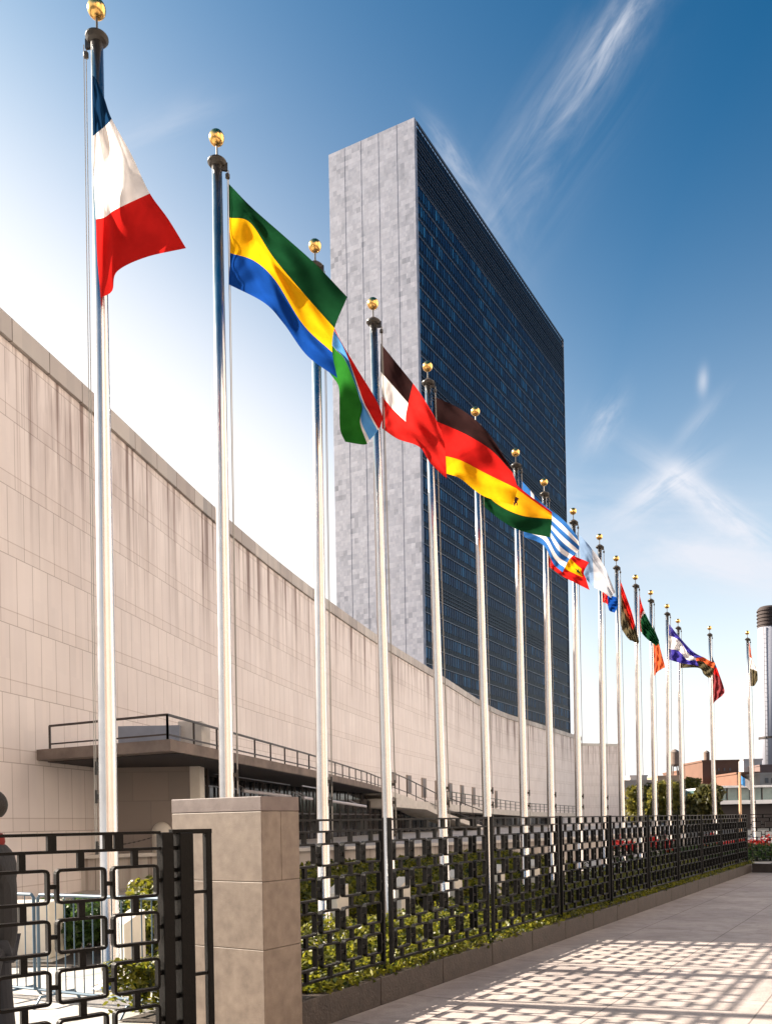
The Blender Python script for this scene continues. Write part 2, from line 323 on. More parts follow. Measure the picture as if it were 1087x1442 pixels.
M_sidewalk = ground_mat('sidewalk_slabs', (.42, .365, .335), (.37, .32, .30), (.20, .165, .15), 1.2, 1.2, .008, rot=FROT)
M_asphalt = ground_mat('asphalt', (.06, .058, .056), (.055, .054, .053), (.05, .05, .05), 50, 50, 0, rough=.9)
M_plaza = ground_mat('plaza_paving', (.50, .47, .43), (.45, .42, .39), (.25, .23, .2), .9, .9, .01, rot=FROT)

# ------------------------------------------------------------------ ground
def sheet(name, poly, z, m):
    b = MB(); b.face([(p[0], p[1], z) for p in poly]); o = b.build(name, m, fixn=False); tag(o, kind='structure'); return o
sheet('ground', [(-1500, -600), (1500, -600), (1500, 2500), (-1500, 2500)], -0.008, M_asphalt)
FO = Vector((-5.0, 0, 0)); FT = Vector((.625, 1, 0))          # fence base line: X = .625 Y - 5
def fl(Y, off=0.0): return FO + FT * Y + FPER * off
CORNER = 25.4
def PT(Y, off=0.0): return Vector((.578 * (Y) - 7.95, Y, 0)) + FPER * off
sheet('sidewalk', [fl(-3, -.2), fl(-3, 9), fl(CORNER, 9), fl(CORNER, -.2)], 0.0, M_sidewalk)
sheet('plaza', [fl(-3, -.21), fl(60, -.21), (20, 75, 0), (-14, 40, 0), (-24, 24, 0), (-24, -3, 0)], 0.0, M_plaza)

# ------------------------------------------------------------------ sunlit street fronts across the avenue (added outside the frame to bounce warm light back)
M_front = [mat('tan_street_brick', (.42, .35, .29), .85, var=.12, vscale=.4), mat('red_street_brick', (.32, .22, .17), .85, var=.12, vscale=.4), mat('cream_street_stone', (.52, .46, .40), .8, var=.1, vscale=.4)]
M_frontw = mat('white_bounce_brick', (.66, .595, .565), .7, var=.05, vscale=.4)  # pale tone chosen to bounce sunlight onto the hall's far wall
M_fwin = mat('street_window', (.05, .055, .06), .2)
yb = -62.0
for k, (wd_, ht) in enumerate(((26, 30), (20, 22), (24, 30), (18, 26), (26, 50), (22, 76), (26, 84), (24, 70))):  # unseen row; the last four made tall to throw more light back
    r = thing('unseen_street_front', (('tan brick', 'red brick', 'cream stone')[k % 3] if k < 4 else 'white brick') + ' apartment front added unseen across the avenue to bounce light, number %s along' % ('one', 'two', 'three', 'four', 'five', 'six', 'seven', 'eight')[k], 'building', FO + FDIR * yb + FPER * 28)
    base_ = FO + FDIR * yb + FPER * 28; m = MB(); m.box(FDIR * wd_ / 2 + FPER * 6 + Vector((0, 0, ht / 2)), (wd_ - .2, 12, ht), (FDIR, FPER, Vector((0, 0, 1)))); m.build('wall', M_front[k % 3] if k < 4 else M_frontw, r)
    m = MB()
    for fz in range(1, int(ht / 3.3)):
        for fx in range(int(wd_ / 3)): m.box(FDIR * (2 + fx * 3) + FPER * .02 + Vector((0, 0, fz * 3.3 + .6)), (1.2, .1, 1.7), (FDIR, FPER, Vector((0, 0, 1))))
    tag(m.build('window_rows', M_fwin, r), kind='stuff'); yb += wd_

# ------------------------------------------------------------------ kerb under the fence
KH = 0.26
def kerb(name, a, b_, off0, off1, label):
    o = thing(name, label, 'kerb', a); d = (b_ - a); L = d.length; d.normalize(); per = Vector((d.y, -d.x, 0)); n = int(L / 1.2)
    for i in range(n):
        s0 = i * L / n + .004; s1 = (i + 1) * L / n - .004
        m = MB(); m.box(a + d * ((s0 + s1) / 2) + per * ((off0 + off1) / 2) + Vector((0, 0, KH / 2)), (s1 - s0, abs(off1 - off0), KH), (d, per, Vector((0, 0, 1))))
        k = m.build('kerb_stone', M_kerb, o, bevel=.008); local(k, a)
    return o
kerb('stone_kerb', fl(6.85), fl(CORNER), -.25, 0, 'low brown granite kerb running below the long black fence')
FAR = FPER
kerb('stone_kerb', fl(CORNER) , fl(CORNER) + FAR * 12, -.25, 0, 'brown granite kerb crossing the far end of the pavement')

# ------------------------------------------------------------------ ornamental iron fence
def rframe(mb, o, u, w, zc, h, t=.018, d=.047, r=.030):
    """rounded rectangular hoop, outline w x h, in the vertical plane through o along u"""
    nrm = Vector((u.y, -u.x, 0)); 
    def loop(w, h, r):
        pts = []
        for cx, cy, a0 in ((w / 2 - r, h / 2 - r, 0), (-w / 2 + r, h / 2 - r, 90), (-w / 2 + r, -h / 2 + r, 180), (w / 2 - r, -h / 2 + r, 270)):
            for k in range(4):
                a = R(a0 + 30 * k); pts.append((cx + r * math.cos(a), cy + r * math.sin(a)))
        return pts
    lo = loop(w, h, r); li = loop(w - 2 * t, h - 2 * t, max(r - t, .006)); n = len(lo)
    def V_(p, s): return o + u * p[0] + Vector((0, 0, zc + p[1])) + nrm * s
    A = [mb.vert(V_(p, d / 2)) for p in lo]; B = [mb.vert(V_(p, -d / 2)) for p in lo]; C = [mb.vert(V_(p, d / 2)) for p in li]; D = [mb.vert(V_(p, -d / 2)) for p in li]
    for k in range(n):
        j = (k + 1) % n
        for f in ([A[k], A[j], C[j], C[k]], [B[j], B[k], D[k], D[j]], [A[j], A[k], B[k], B[j]], [C[k], C[j], D[j], D[k]]): mb.f.append(f); mb.m.append(0)
ROWS = [(1.425, .205), (1.135, .205), (.845, .205), (.555, .205)]
def lattice(mb, o, u, L, ncol, fw, dz=0.0, rows=ROWS, bottom=.36, partial=False):
    pitch = L / ncol; Z3 = Vector((0, 0, 1)); nrm = Vector((u.y, -u.x, 0))
    for zc in (1.725 + dz, 1.625 + dz): mb.bar(o + Z3 * zc, o + u * L + Z3 * zc, .042, .018)
    for c in range(ncol):
        x = (c + .5) * pitch
        mb.box(o + u * (x + pitch * .5 * (1 if c < ncol - 1 else -.6)) + Z3 * (1.675 + dz), (.05, .036, .082), (u, nrm, Z3))
        prev = 1.616 + dz
        for ri, (zc, h) in enumerate(rows):
            zc += dz; rframe(mb, o + u * x, u, fw, zc, h)
            top = zc + h / 2; mb.box(o + u * (x + random.choice((-.05, 0, .05)) * 0) + Z3 * ((prev + top) / 2), (.038, .032, prev - top + .004), (u, nrm, Z3)); prev = zc - h / 2
            if c < ncol - 1: mb.box(o + u * (x + pitch / 2) + Z3 * zc, (pitch - fw + .004, .032, .026), (u, nrm, Z3))
            else: mb.box(o + u * (x + fw / 2 + (L - x - fw / 2) / 2) + Z3 * zc, (L - x - fw / 2, .032, .026), (u, nrm, Z3))
            if c == 0: mb.box(o + u * ((x - fw / 2) / 2) + Z3 * zc, (x - fw / 2, .032, .026), (u, nrm, Z3))
        mb.box(o + u * x + Z3 * ((prev + bottom + dz) / 2), (.038, .032, prev - bottom - dz), (u, nrm, Z3))
    mb.bar(o + Z3 * (bottom + dz), o + u * L + Z3 * (bottom + dz), .042, .02)
fence = thing('ornamental_fence', 'long black iron fence of rounded hoops running from the stone pier down the pavement', 'fence', fl(6.9, -.12))
def run(o, a, u, total, first, plen, fth):
    s = 0.0; i = 0
    while s < total - .3:
        L = min(first if i == 0 else plen, total - s); n = max(1, round(L / .365))
        m = MB(); lattice(m, a + u * (s + .018), u, L - .185, n, .275); p = m.build('hoop_panel', M_black, fth, fixn=False); local(p, o)
        for ds in (L - .15, L + .0):
            m = MB(); m.box(a + u * (s + ds) + Vector((0, 0, (1.742 + KH) / 2 - .02)), (.03, .042, 1.742 - KH + .04), (u, Vector((u.y, -u.x, 0)), Vector((0, 0, 1))))
            p = m.build('fence_post', M_black, fth); local(p, o)
        s += L; i += 1
base = fl(6.9, -.12); cornerpt = fl(CORNER, -.12)
run(base, base, FDIR, (cornerpt - base).length, 1.55, 2.33, fence)
fence2 = thing('ornamental_fence', 'black iron hoop fence crossing the far end of the pavement', 'fence', cornerpt)
run(cornerpt, cornerpt + FAR * .08, FAR, 11.5, 2.33, 2.33, fence2)

# ------------------------------------------------------------------ gate at the left
g0 = Vector((-2.11, 4.75, 0)); g1 = Vector((-1.17, 5.56, 0)); GD = (g1 - g0).normalized()
gstart = P(-75, 1300, 4.0); gstart = g0 - GD * 1.1
gate = thing('iron_gate', 'black iron gate of rounded hoops standing open beside the stone pier', 'gate', gstart)
def onx(px):   # distance along the gate line at which the photo column px is met
    k = (px - CX) / FP; return (k * gstart.y - gstart.x) / (GD.x - k * GD.y)
s_post = onx(224)
ncol = round(s_post / .365)
m = MB(); lattice(m, gstart, GD, s_post, ncol, .30, dz=-.065, rows=ROWS + [(.265, .205)], bottom=.13); o = m.build('hoop_panel', M_black, gate, fixn=False); local(o, gstart)
def gpost(px0, px1, ztop, zb, name, d=.09):
    a = onx(px0); b = onx(px1); m = MB()
    m.box(gstart + GD * ((a + b) / 2) + Vector((0, 0, (ztop + zb) / 2)), (b - a, d, ztop - zb), (GD, Vector((GD.y, -GD.x, 0)), Vector((0, 0, 1))))
    p = m.build(name, M_black, gate, bevel=.006); local(p, gstart); return p
gpost(224, 240, 1.66, .02, 'gate_stile'); gpost(247, 266, 1.655, .0, 'gate_post', .12); gpost(287, 295.5, 1.655, .0, 'outer_stile', .05)
m = MB(); Z3 = Vector((0, 0, 1)); GN = Vector((GD.y, -GD.x, 0))
m.bar(gstart + GD * onx(240) + Z3 * 1.662, gstart + GD * onx(295.5) + Z3 * 1.662, .05, .03)
for z in (1.27, .74, .25): m.bar(gstart + GD * onx(266) + Z3 * z, gstart + GD * onx(287) + Z3 * z, .03, .02)
for z in (1.56, 1.42, 1.36, 1.24, 1.12, .98, .80, .62, .45, .3): m.bar(gstart + GD * onx(240) + Z3 * z, gstart + GD * onx(247) + Z3 * z, .03, .026)
o = m.build('hinge_bars', M_black, gate); local(o, gstart)

# ------------------------------------------------------------------ stone pier
Zc = 6.45
C = Vector((-.1462 * Zc, Zc, 0)); w_ = .147 * Zc * 1.0; s_ = .072 * Zc
pier = thing('stone_pier', 'square pinkish granite pier between the open gate and the long fence', 'pier', C)
def pcourse(z0, z1, name, m_, sh=0.0, split=None):
    cen = C - FPER * (w_ / 2) + FDIR * (s_ / 2); segs = [(0, 1)] if not split else [(0, split), (split, 1)]
    for a, b_ in segs:
        mb = MB(); c2 = C - FPER * (w_ / 2) + FDIR * (s_ * (a + b_) / 2) + Vector((0, 0, (z0 + z1) / 2))
        mb.box(c2, (w_ + sh, s_ * (b_ - a) - .003 + sh, z1 - z0 - .0025), (FPER, FDIR, Vector((0, 0, 1)))); o = mb.build(name, m_, pier, bevel=.005); local(o, C)
pcourse(0, .74, 'stone_course', M_pillar); pcourse(.74, 1.26, 'stone_course', M_pillar); pcourse(1.26, 1.80, 'stone_course', M_pillar, split=.5); pcourse(1.80, 1.915, 'cap_stone', M_pillar2, .002)

# ------------------------------------------------------------------ flagpoles
PH = 8.6 + EYE
POLES = [(136, 12, 153), (305, 193, 320), (443.5, 346, 455), (525, 427, 546), (602, 516, 623), (669, 580, 686), (726, 637, 738), (766, 679, 776), (807, 720, 815),
         (844, 756, 850), (867.6, 786.5, 876), (894.6, 813, 901), (916, 834.6, 922), (939, 854, 942), (954.6, 874.5, 961), (998.8, 884.6, 1006), (1052.4, 891, 1060)]
def make_pole():
    r = thing('flagpole', 'x', 'flagpole')
    m = MB(); m.lathe([(.20, 0), (.20, .03), (.13, .05), (.115, .09), (.096, .11), (.094, 2.0), (.086, 4.5), (.075, 7.0), (.062, 9.95)], n=28); m.build('shaft', M_alu, r, smooth=False)
    for p in kids(r)[0].data.polygons: p.use_smooth = True
    m = MB(); m.lathe([(.05, 9.93), (.095, 9.955), (.118, 9.985), (.118, 10.0), (.09, 10.025), (.045, 10.06), (.02, 10.07)], n=24)
    m.box((.095, 0, 9.95), (.07, .03, .10)); m.build('pulley_cap', M_truck, r)
    m = MB(); m.tube([(0, 0, 10.05), (0, 0, 10.22)], .012, 8); m.build('spindle', M_truck, r)
    m = MB(); prof = [(max(.001, .095 * math.sin(math.pi * k / 20)), PH - .095 * math.cos(math.pi * k / 20)) for k in range(21)]; m.lathe(prof, n=28); m.build('gilded_ball', M_gold, r, smooth=True)
    m = MB(); m.tube([(.125, 0, 9.93), (.128, .0, 5), (.135, 0, 1.45)], .005, 6); m.tube([(.14, .02, 9.93), (.142, .02, 1.45)], .005, 6)
    m.build('halyard', M_rope, r)
    m = MB()
    for z in (1.48, 2.02, 2.32):
        m.box((.115, 0, z), (.05, .03, .05)); m.box((.135, 0, z), (.025, .03, .14)); m.build('cleat', M_truck, r); m = MB()
    m.lathe([(.006, 9.80), (.028, 9.815), (.028, 9.86), (.006, 9.875)], (.128, 0, 0), 10); m.build('halyard_ball', M_truck, r)
    return r
FL = ['blue, white and red', 'green, yellow and blue', 'red, blue and green', 'wine red with black and white canton', 'black, red and gold', 'red, gold and green with black star',
      'blue and white striped', 'red-bordered yellow', 'sky blue and white', 'small red and blue', 'red, gold and dark green', 'red and dark green', 'orange red', 'blue, white and blue', 'red and olive', 'navy, red and maroon', 'orange, white and green']
LBL = ['nearest flagpole, standing behind the gate with the blue white red flag', 'flagpole just behind the stone pier, flying the green, yellow and blue flag']
proto = make_pole(); poles = []
for i, (x, y, bx) in enumerate(POLES):
    a, b = un(x, y); Z = FP * 8.6 / b; ba, bb = un(bx, CY - TH * (bx - CX)); Xe = ba * Z / FP; Xt = a * Z / FP; lean = (Xt - Xe) / 8.6
    p = proto if i == 0 else dup(proto)
    p.location = (Xe - lean * EYE, Z, 0); p.rotation_euler = (0, math.atan(lean), R(180) if i == 0 else R(random.uniform(-15, 15)))
    if i == 0: p.rotation_euler = (0, -math.atan(lean), 0); p.rotation_euler = (Matrix.Rotation(math.atan(lean), 3, 'Y') @ Matrix.Rotation(R(170), 3, 'Z')).to_euler()
    tag(p, LBL[i] if i < 2 else 'polished aluminium flagpole with gilded ball, flying the %s flag' % FL[i], 'flagpole', 'flagpoles in a row behind the fence'); poles.append((p, Z))

# ------------------------------------------------------------------ flags
def cloth(name, col, tr=.5):
    m = bpy.data.materials.new('cloth_' + name); m.use_nodes = True; t = m.node_tree; t.nodes.clear()
    o = N(t, 'ShaderNodeOutputMaterial'); d = N(t, 'ShaderNodeBsdfDiffuse'); s = N(t, 'ShaderNodeBsdfTranslucent'); mx = N(t, 'ShaderNodeMixShader')
    tcn = N(t, 'ShaderNodeTexCoord'); nz = N(t, 'ShaderNodeTexNoise'); nz.inputs['Scale'].default_value = 5; nz.inputs['Detail'].default_value = 5; t.links.new(tcn.outputs['Object'], nz.inputs['Vector'])
    mp = N(t, 'ShaderNodeMapRange'); mp.inputs[1].default_value = .3; mp.inputs[2].default_value = .7; mp.inputs[3].default_value = .85; mp.inputs[4].default_value = 1.1; t.links.new(nz.outputs[0], mp.inputs[0])
    v = N(t, 'ShaderNodeVectorMath', operation='SCALE'); v.inputs[0].default_value = col; t.links.new(mp.outputs[0], v.inputs['Scale'])
    t.links.new(v.outputs[0], d.inputs[0]); t.links.new(v.outputs[0], s.inputs[0])
    wv = N(t, 'ShaderNodeTexNoise'); wv.noise_type = 'RIDGED_MULTIFRACTAL'; wv.inputs['Scale'].default_value = 1.3; wv.inputs['Detail'].default_value = 3; wmp = N(t, 'ShaderNodeMapping'); wmp.inputs['Rotation'].default_value = (0, R(38), 0); wmp.inputs['Scale'].default_value = (1.1, 1.1, 3.6); t.links.new(tcn.outputs['Object'], wmp.inputs[0]); t.links.new(wmp.outputs[0], wv.inputs['Vector'])
    bp = N(t, 'ShaderNodeBump'); bp.inputs['Strength'].default_value = .6; bp.inputs['Distance'].default_value = .035; t.links.new(wv.outputs[0], bp.inputs['Height']); t.links.new(bp.outputs[0], d.inputs['Normal']); t.links.new(bp.outputs[0], s.inputs['Normal'])
    mx.inputs[0].default_value = tr; t.links.new(d.outputs[0], mx.inputs[1]); t.links.new(s.outputs[0], mx.inputs[2]); t.links.new(mx.outputs[0], o.inputs[0]); return m
CL = {k: cloth(k, c) for k, c in dict(blue=(.007, .05, .25), navy=(.008, .035, .09), red=(.47, .014, .012), white=(.74, .71, .69), green=(.006, .04, .015), green2=(.02, .14, .018), yellow=(.72, .36, .006),
      lblue=(.10, .33, .68), black=(.025, .012, .012), wine=(.50, .018, .015), gold=(.80, .36, .01), brown=(.16, .045, .02), orange=(.50, .09, .03), purple=(.05, .04, .26), pale=(.20, .30, .46), maroon=(.22, .04, .045), olive=(.085, .07, .04), greyw=(.42, .43, .47), mblue=(.03, .13, .38)).items()}
def flag(i, label, cols, fn, pal, drift=.5, rip=.0855, waves=3.2, ph=0.0, NU=72, NV=54, us=None, off=0.0):
    p, Z = poles[i]; nc = len(cols); us = us or [k / (nc - 1) for k in range(nc)]
    nr = len(cols[0]); vs = [k / (nr - 1) for k in range(nr)]
    def cr(vals, xs, x):   # Catmull-Rom through irregular knots
        k = max(0, min(len(xs) - 2, next((j for j in range(len(xs) - 1) if x <= xs[j + 1]), len(xs) - 2)))
        x0, x1 = xs[k], xs[k + 1]; t = (x - x0) / (x1 - x0); h = x1 - x0
        p1, p2 = vals[k], vals[k + 1]
        m1 = (vals[k + 1] - vals[k - 1]) / (xs[k + 1] - xs[k - 1]) if k > 0 else (p2 - p1) / h
        m2 = (vals[k + 2] - vals[k]) / (xs[k + 2] - xs[k]) if k < len(xs) - 2 else (p2 - p1) / h
        return (2 * t**3 - 3 * t**2 + 1) * p1 + (t**3 - 2 * t**2 + t) * h * m1 + (-2 * t**3 + 3 * t**2) * p2 + (t**3 - t**2) * h * m2
    G = np.zeros((NU + 1, NV + 1, 2)); tmp = np.zeros((nc, NV + 1, 2))
    for c in range(nc):
        for j in range(NV + 1):
            for d in (0, 1): tmp[c, j, d] = cr([q[d] for q in cols[c]], vs, j / NV)
    for a in range(NU + 1):
        for j in range(NV + 1):
            for d in (0, 1): G[a, j, d] = cr([tmp[c, j, d] for c in range(nc)], us, a / NU)
    v = []; f = []; mi = []
    for a in range(NU + 1):
        for j in range(NV + 1):
            u = a / NU; w = j / NV
            dep = Z + off + drift * u + rip * min(1, u * 4 + .15) * (math.sin(waves * 2 * math.pi * (u + .35 * w) + ph) + .45 * math.sin(waves * 3.9 * math.pi * (w * .8 + .3 * u) + ph * 2) + .25 * math.sin(waves * 9 * (u - w) + 1)) \
                + .022 * min(1, u * 5) * abs(math.sin(7 * math.atan2(w + .12, u + .10) + 3 * u + ph)) ** .7 + .012 * abs(math.sin(13 * math.atan2(1.15 - w, u + .15) + ph))
            v.append(P(G[a, j, 0], G[a, j, 1], dep))
    for a in range(NU):
        for j in range(NV):
            q = a * (NV + 1) + j; f.append((q, q + NV + 1, q + NV + 2, q + 1)); mi.append(fn((a + .5) / NU, (j + .5) / NV))
    org = v[0].copy(); me = bpy.data.meshes.new('flag'); me.from_pydata([tuple(q - org) for q in v], [], f)
    for k in pal: me.materials.append(CL[k])
    me.polygons.foreach_set('material_index', mi); me.polygons.foreach_set('use_smooth', [True] * len(mi)); me.update()
    o = bpy.data.objects.new('flag', me); scn.collection.objects.link(o); o.location = org
    tag(o, label, 'flag', 'flags flying from the row of poles'); return o
band = lambda *b: (lambda u, v: sum(v > x for x in b))
ub = lambda *b: (lambda u, v: sum(u > x for x in b))
def star(u, v, cu, cv, r, asp=1.0):
    du, dv = (u - cu) * asp, v - cv; rr = math.hypot(du, dv); a = (math.atan2(du, -dv) % (2 * math.pi / 5)); a = min(a, 2 * math.pi / 5 - a)
    ri = r * .382; x0, y0 = r, 0; x1, y1 = ri * math.cos(math.pi / 5), ri * math.sin(math.pi / 5); x, y = rr * math.cos(a), rr * math.sin(a)
    return (x1 - x0) * (y - y0) - (y1 - y0) * (x - x0) > 0
flag(0, 'blue, white and red flag hanging limp from the nearest pole',
     [[(130, 106), (131, 106), (132, 107), (133, 107), (134, 108)], [(130, 150), (134, 148), (139, 145), (143, 142), (147, 138)], [(131, 190), (137, 185), (143, 180), (150, 174), (157, 166)], [(132, 250), (142, 243), (155, 235), (170, 226), (185, 217)],
      [(135, 306), (148, 303), (160, 294), (182, 283), (210, 270)], [(137, 362), (150, 352), (165, 342), (200, 325), (237, 308)], [(142, 419), (158, 409), (165, 382), (205, 362), (262, 349)]],
     ub(.33, .66), ['navy', 'white', 'red'], us=[0, .17, .33, .5, .66, .83, 1], rip=.085, waves=1.3, ph=1.0, drift=.2, off=-.42)
flag(1, 'green, yellow and blue flag streaming from the pole behind the stone pier',
     [[(322, 258), (323, 306), (324, 356), (322, 400)], [(355, 292), (352, 313), (358, 367), (372, 426)], [(398, 330), (385, 362), (388, 395), (400, 456)], [(445, 372), (427, 412), (427, 457), (432, 500)], [(489, 418), (471, 462), (468, 496), (475, 532)]],
     band(1 / 3, 2 / 3), ['green', 'yellow', 'blue'], rip=.085, waves=1.8)
flag(2, 'red, blue and green flag with white lines, curling behind the yellow and blue one',
     [[(449, 395), (449, 430), (449, 436), (449, 462), (449, 468), (449, 505)], [(471, 462), (472, 467), (472, 470), (469, 488), (470, 492), (468, 530)], [(500, 514), (489, 500), (489, 503), (487, 509), (489, 514), (477, 545)],
      [(528, 560), (511, 562), (510, 564), (508, 566), (507, 568), (478, 572)], [(538, 585), (520, 580), (517, 584), (508, 592), (504, 597), (479, 604)], [(536, 600), (533, 604), (529, 610), (520, 620), (513, 626), (486, 622)]],
     band(.2, .28, .6, .72), ['red', 'white', 'lblue', 'white', 'green2'], rip=.085, waves=1.5)
def georgia(u, v):
    if u < .44: return 1 if v < .32 else (2 if v < .64 else 0)
    return 0
flag(3, 'wine red flag with a black and white canton',
     [[(536, 483), (536, 525), (538, 560), (538, 603)], [(560, 513), (556, 548), (555, 580), (560, 618)], [(587, 547), (580, 575), (577, 600), (590, 629)], [(605, 575), (605, 600), (605, 625), (606, 652)], [(620, 602), (626, 625), (628, 650), (629, 674)]],
     georgia, ['wine', 'black', 'white'], rip=.09, waves=1.5, ph=.5)
flag(4, 'black, red and gold flag streaming in front of the glass tower',
     [[(611, 558), (612, 592), (618, 640), (626, 666)], [(652, 578), (655, 611), (648, 648), (648, 674)], [(686, 608), (692, 634), (685, 667), (680, 698)], [(719, 657), (722, 666), (728, 688), (722, 711)]],
     band(1 / 3, 2 / 3), ['black', 'red', 'yellow'], rip=.085, waves=1.6, ph=2)
flag(5, 'red, gold and green flag with a black star, half hidden behind another flag',
     [[(676, 615), (677, 645), (678, 690), (680, 712)], [(700, 645), (702, 668), (702, 711), (706, 733)], [(728, 683), (730, 690), (735, 726), (735, 748)], [(777, 721), (777, 724), (777, 731), (775, 757)]],
     lambda u, v: 3 if star(u, v, .60, .5, .10, 1.9) else sum(v > x for x in (1 / 3, 2 / 3)), ['red', 'gold', 'green', 'black'], rip=.085, waves=1.5)
def greece(u, v):
    if u < .36 and v < 5 / 9: return 1 if (abs(u - .18) < .03 or abs(v - 2.5 / 9) < .055) else 0
    return int(v * 9) % 2
flag(6, 'blue and white striped flag with a white cross in its corner',
     [[(733, 675), (734, 700), (735, 730), (735, 755)], [(763, 708), (765, 728), (766, 745), (765, 768)], [(792, 731), (792, 755), (786, 775), (779, 794)], [(813, 755), (815, 775), (802, 787), (792, 806)]], greece, ['mblue', 'white'], rip=.085, waves=1.5, NV=54)
flag(7, 'yellow flag with a red border, its tip showing below the striped flag', [[(773, 735), (773, 750), (773, 785), (773, 798)], [(797, 775), (797, 782), (793, 800), (793, 812)], [(829, 792), (822, 806), (825, 815), (830, 831)]],
     lambda u, v: 2 if star(u, v, .85, .5, .12, 1.3) else (0 if v < .3 or v > .66 or u > .93 else 1), ['red', 'yellow', 'green'], rip=.04)
flag(8, 'pale sky blue and white flag beside the edge of the tower', [[(812, 749), (815, 765), (818, 785), (822, 812)], [(832, 771), (833, 787), (834, 803), (835, 826)], [(850, 796), (851, 808), (851, 820), (849, 834)], [(866, 834), (864, 837), (862, 839), (860, 842)]], ub(.36), ['pale', 'greyw'], rip=.085, waves=1.2)
flag(9, 'small red and blue flag hanging below the pale blue one', [[(848, 832), (848, 838), (848, 843), (848, 848)], [(855, 835), (855, 840), (855, 845), (855, 851)], [(858, 838), (857, 845), (857, 852), (858, 860)], [(868, 841), (869, 848), (869, 855), (866, 863)]], ub(.42), ['red', 'blue'], rip=.04)
flag(10, 'red, gold and dark green flag drooping from the eleventh pole', [[(873, 816), (873, 826), (873, 836), (873, 846)], [(881, 838), (880, 848), (877, 860), (874, 880)], [(890, 864), (888, 872), (885, 883), (881, 895)], [(900, 904), (897, 907), (891, 903), (887, 902)]],
     lambda u, v: 0 if v < .42 and u < .8 else (1 if v < .62 and u < .75 else 2), ['red', 'brown', 'olive'], rip=.085)
flag(11, 'red flag with dark green end drooping from the twelfth pole', [[(900, 836), (900, 852), (900, 868), (901, 888)], [(907, 860), (906, 870), (905, 882), (909, 898)], [(928, 902), (927, 905), (926, 908), (924, 910)]],
     lambda u, v: 0 if u + .35 * v < .5 else (1 if u + .35 * v < .56 else 2), ['red', 'white', 'green'], rip=.085)
flag(12, 'orange red flag with a dark green top hanging straight down', [[(920, 880), (919, 905), (919, 930), (919, 956)], [(923, 890), (924, 905), (925, 925), (925, 947)], [(927, 900), (930, 915), (936, 938), (934, 941)]], band(.28), ['green', 'orange'], rip=.04)
flag(13, 'blue, white and blue flag streaming near the end of the row', [[(942, 879), (942, 895), (942, 914), (942, 929)], [(958, 899), (956, 902), (956, 917), (958, 934)], [(975, 917), (970, 921), (967, 929), (972, 936)], [(990, 926), (981, 927), (980, 930), (984, 938)]], band(.34, .66), ['purple', 'white', 'purple'], rip=.085)
flag(14, 'red and olive flag running behind the blue and white one', [[(958, 928), (958, 934), (958, 938), (958, 941)], [(984, 924), (985, 931), (984, 938), (984, 941)], [(998, 930), (998, 938), (996, 945), (991, 950)], [(1007, 934), (1006, 942), (1003, 950), (999, 956)]], band(.34), ['orange', 'olive'], rip=.085)
flag(15, 'navy, red and maroon flag hanging from the pole before the last', [[(999, 905), (998, 935), (998, 960), (1001, 997)], [(1001, 918), (1005, 942), (1008, 965), (1007, 988)], [(1003, 926), (1011, 945), (1020, 972), (1017, 980)]], band(.28, .45), ['navy', 'red', 'maroon'], rip=.085)
flag(16, 'orange, white and green flag hanging from the last pole', [[(1053, 903), (1053, 925), (1054, 941), (1055, 966)], [(1054, 904), (1056, 926), (1060, 943), (1062, 966)], [(1055, 905), (1059, 927), (1066, 945), (1067, 958)]], band(1 / 3, 2 / 3), ['orange', 'white', 'olive'], rip=.04)

# ------------------------------------------------------------------ cream wedge-topped blocks by the poles
wd = None
WN = ['by the nearest flagpole', 'by the second flagpole', 'by the third flagpole', 'by the fourth flagpole', 'by the fifth flagpole', 'by the sixth flagpole', 'by the seventh flagpole', 'by the eighth flagpole']
for i in range(8):
    Z = poles[i][1] + 1.2; px = POLES[i][2] + 24 * 8.95 / poles[i][1]; X = (px - CX) / FP * Z
    if wd is None:
        wd = thing('lamp_block', 'x', 'lamp block', (0, 0, 0)); m = MB(); hw, hd = .125, .16
        u_, n_ = FPER, FDIR
        pr = [(-hd, 0), (hd, 0), (hd, .70), (-hd, .56)]
        for s0, s1 in ((-hw, hw),):
            a = [u_ * s0 + n_ * q[0] + Vector((0, 0, q[1])) for q in pr]; b_ = [u_ * s1 + n_ * q[0] + Vector((0, 0, q[1])) for q in pr]
            m.face(a); m.face(b_[::-1])
            for k in range(4): m.face([a[k], b_[k], b_[(k + 1) % 4], a[(k + 1) % 4]])
        m.build('block', M_wedge, wd, bevel=.01); m = MB(); m.box((0, 0, .03), (.36, .42, .06), (u_, n_, Vector((0, 0, 1)))); m.build('plinth', M_concrete, wd)
        o = wd
    else: o = dup(wd)
    o.location = (X, Z, 0); tag(o, 'cream concrete block with sloping top standing ' + WN[i], 'lamp block', 'cream blocks beside the flagpoles')

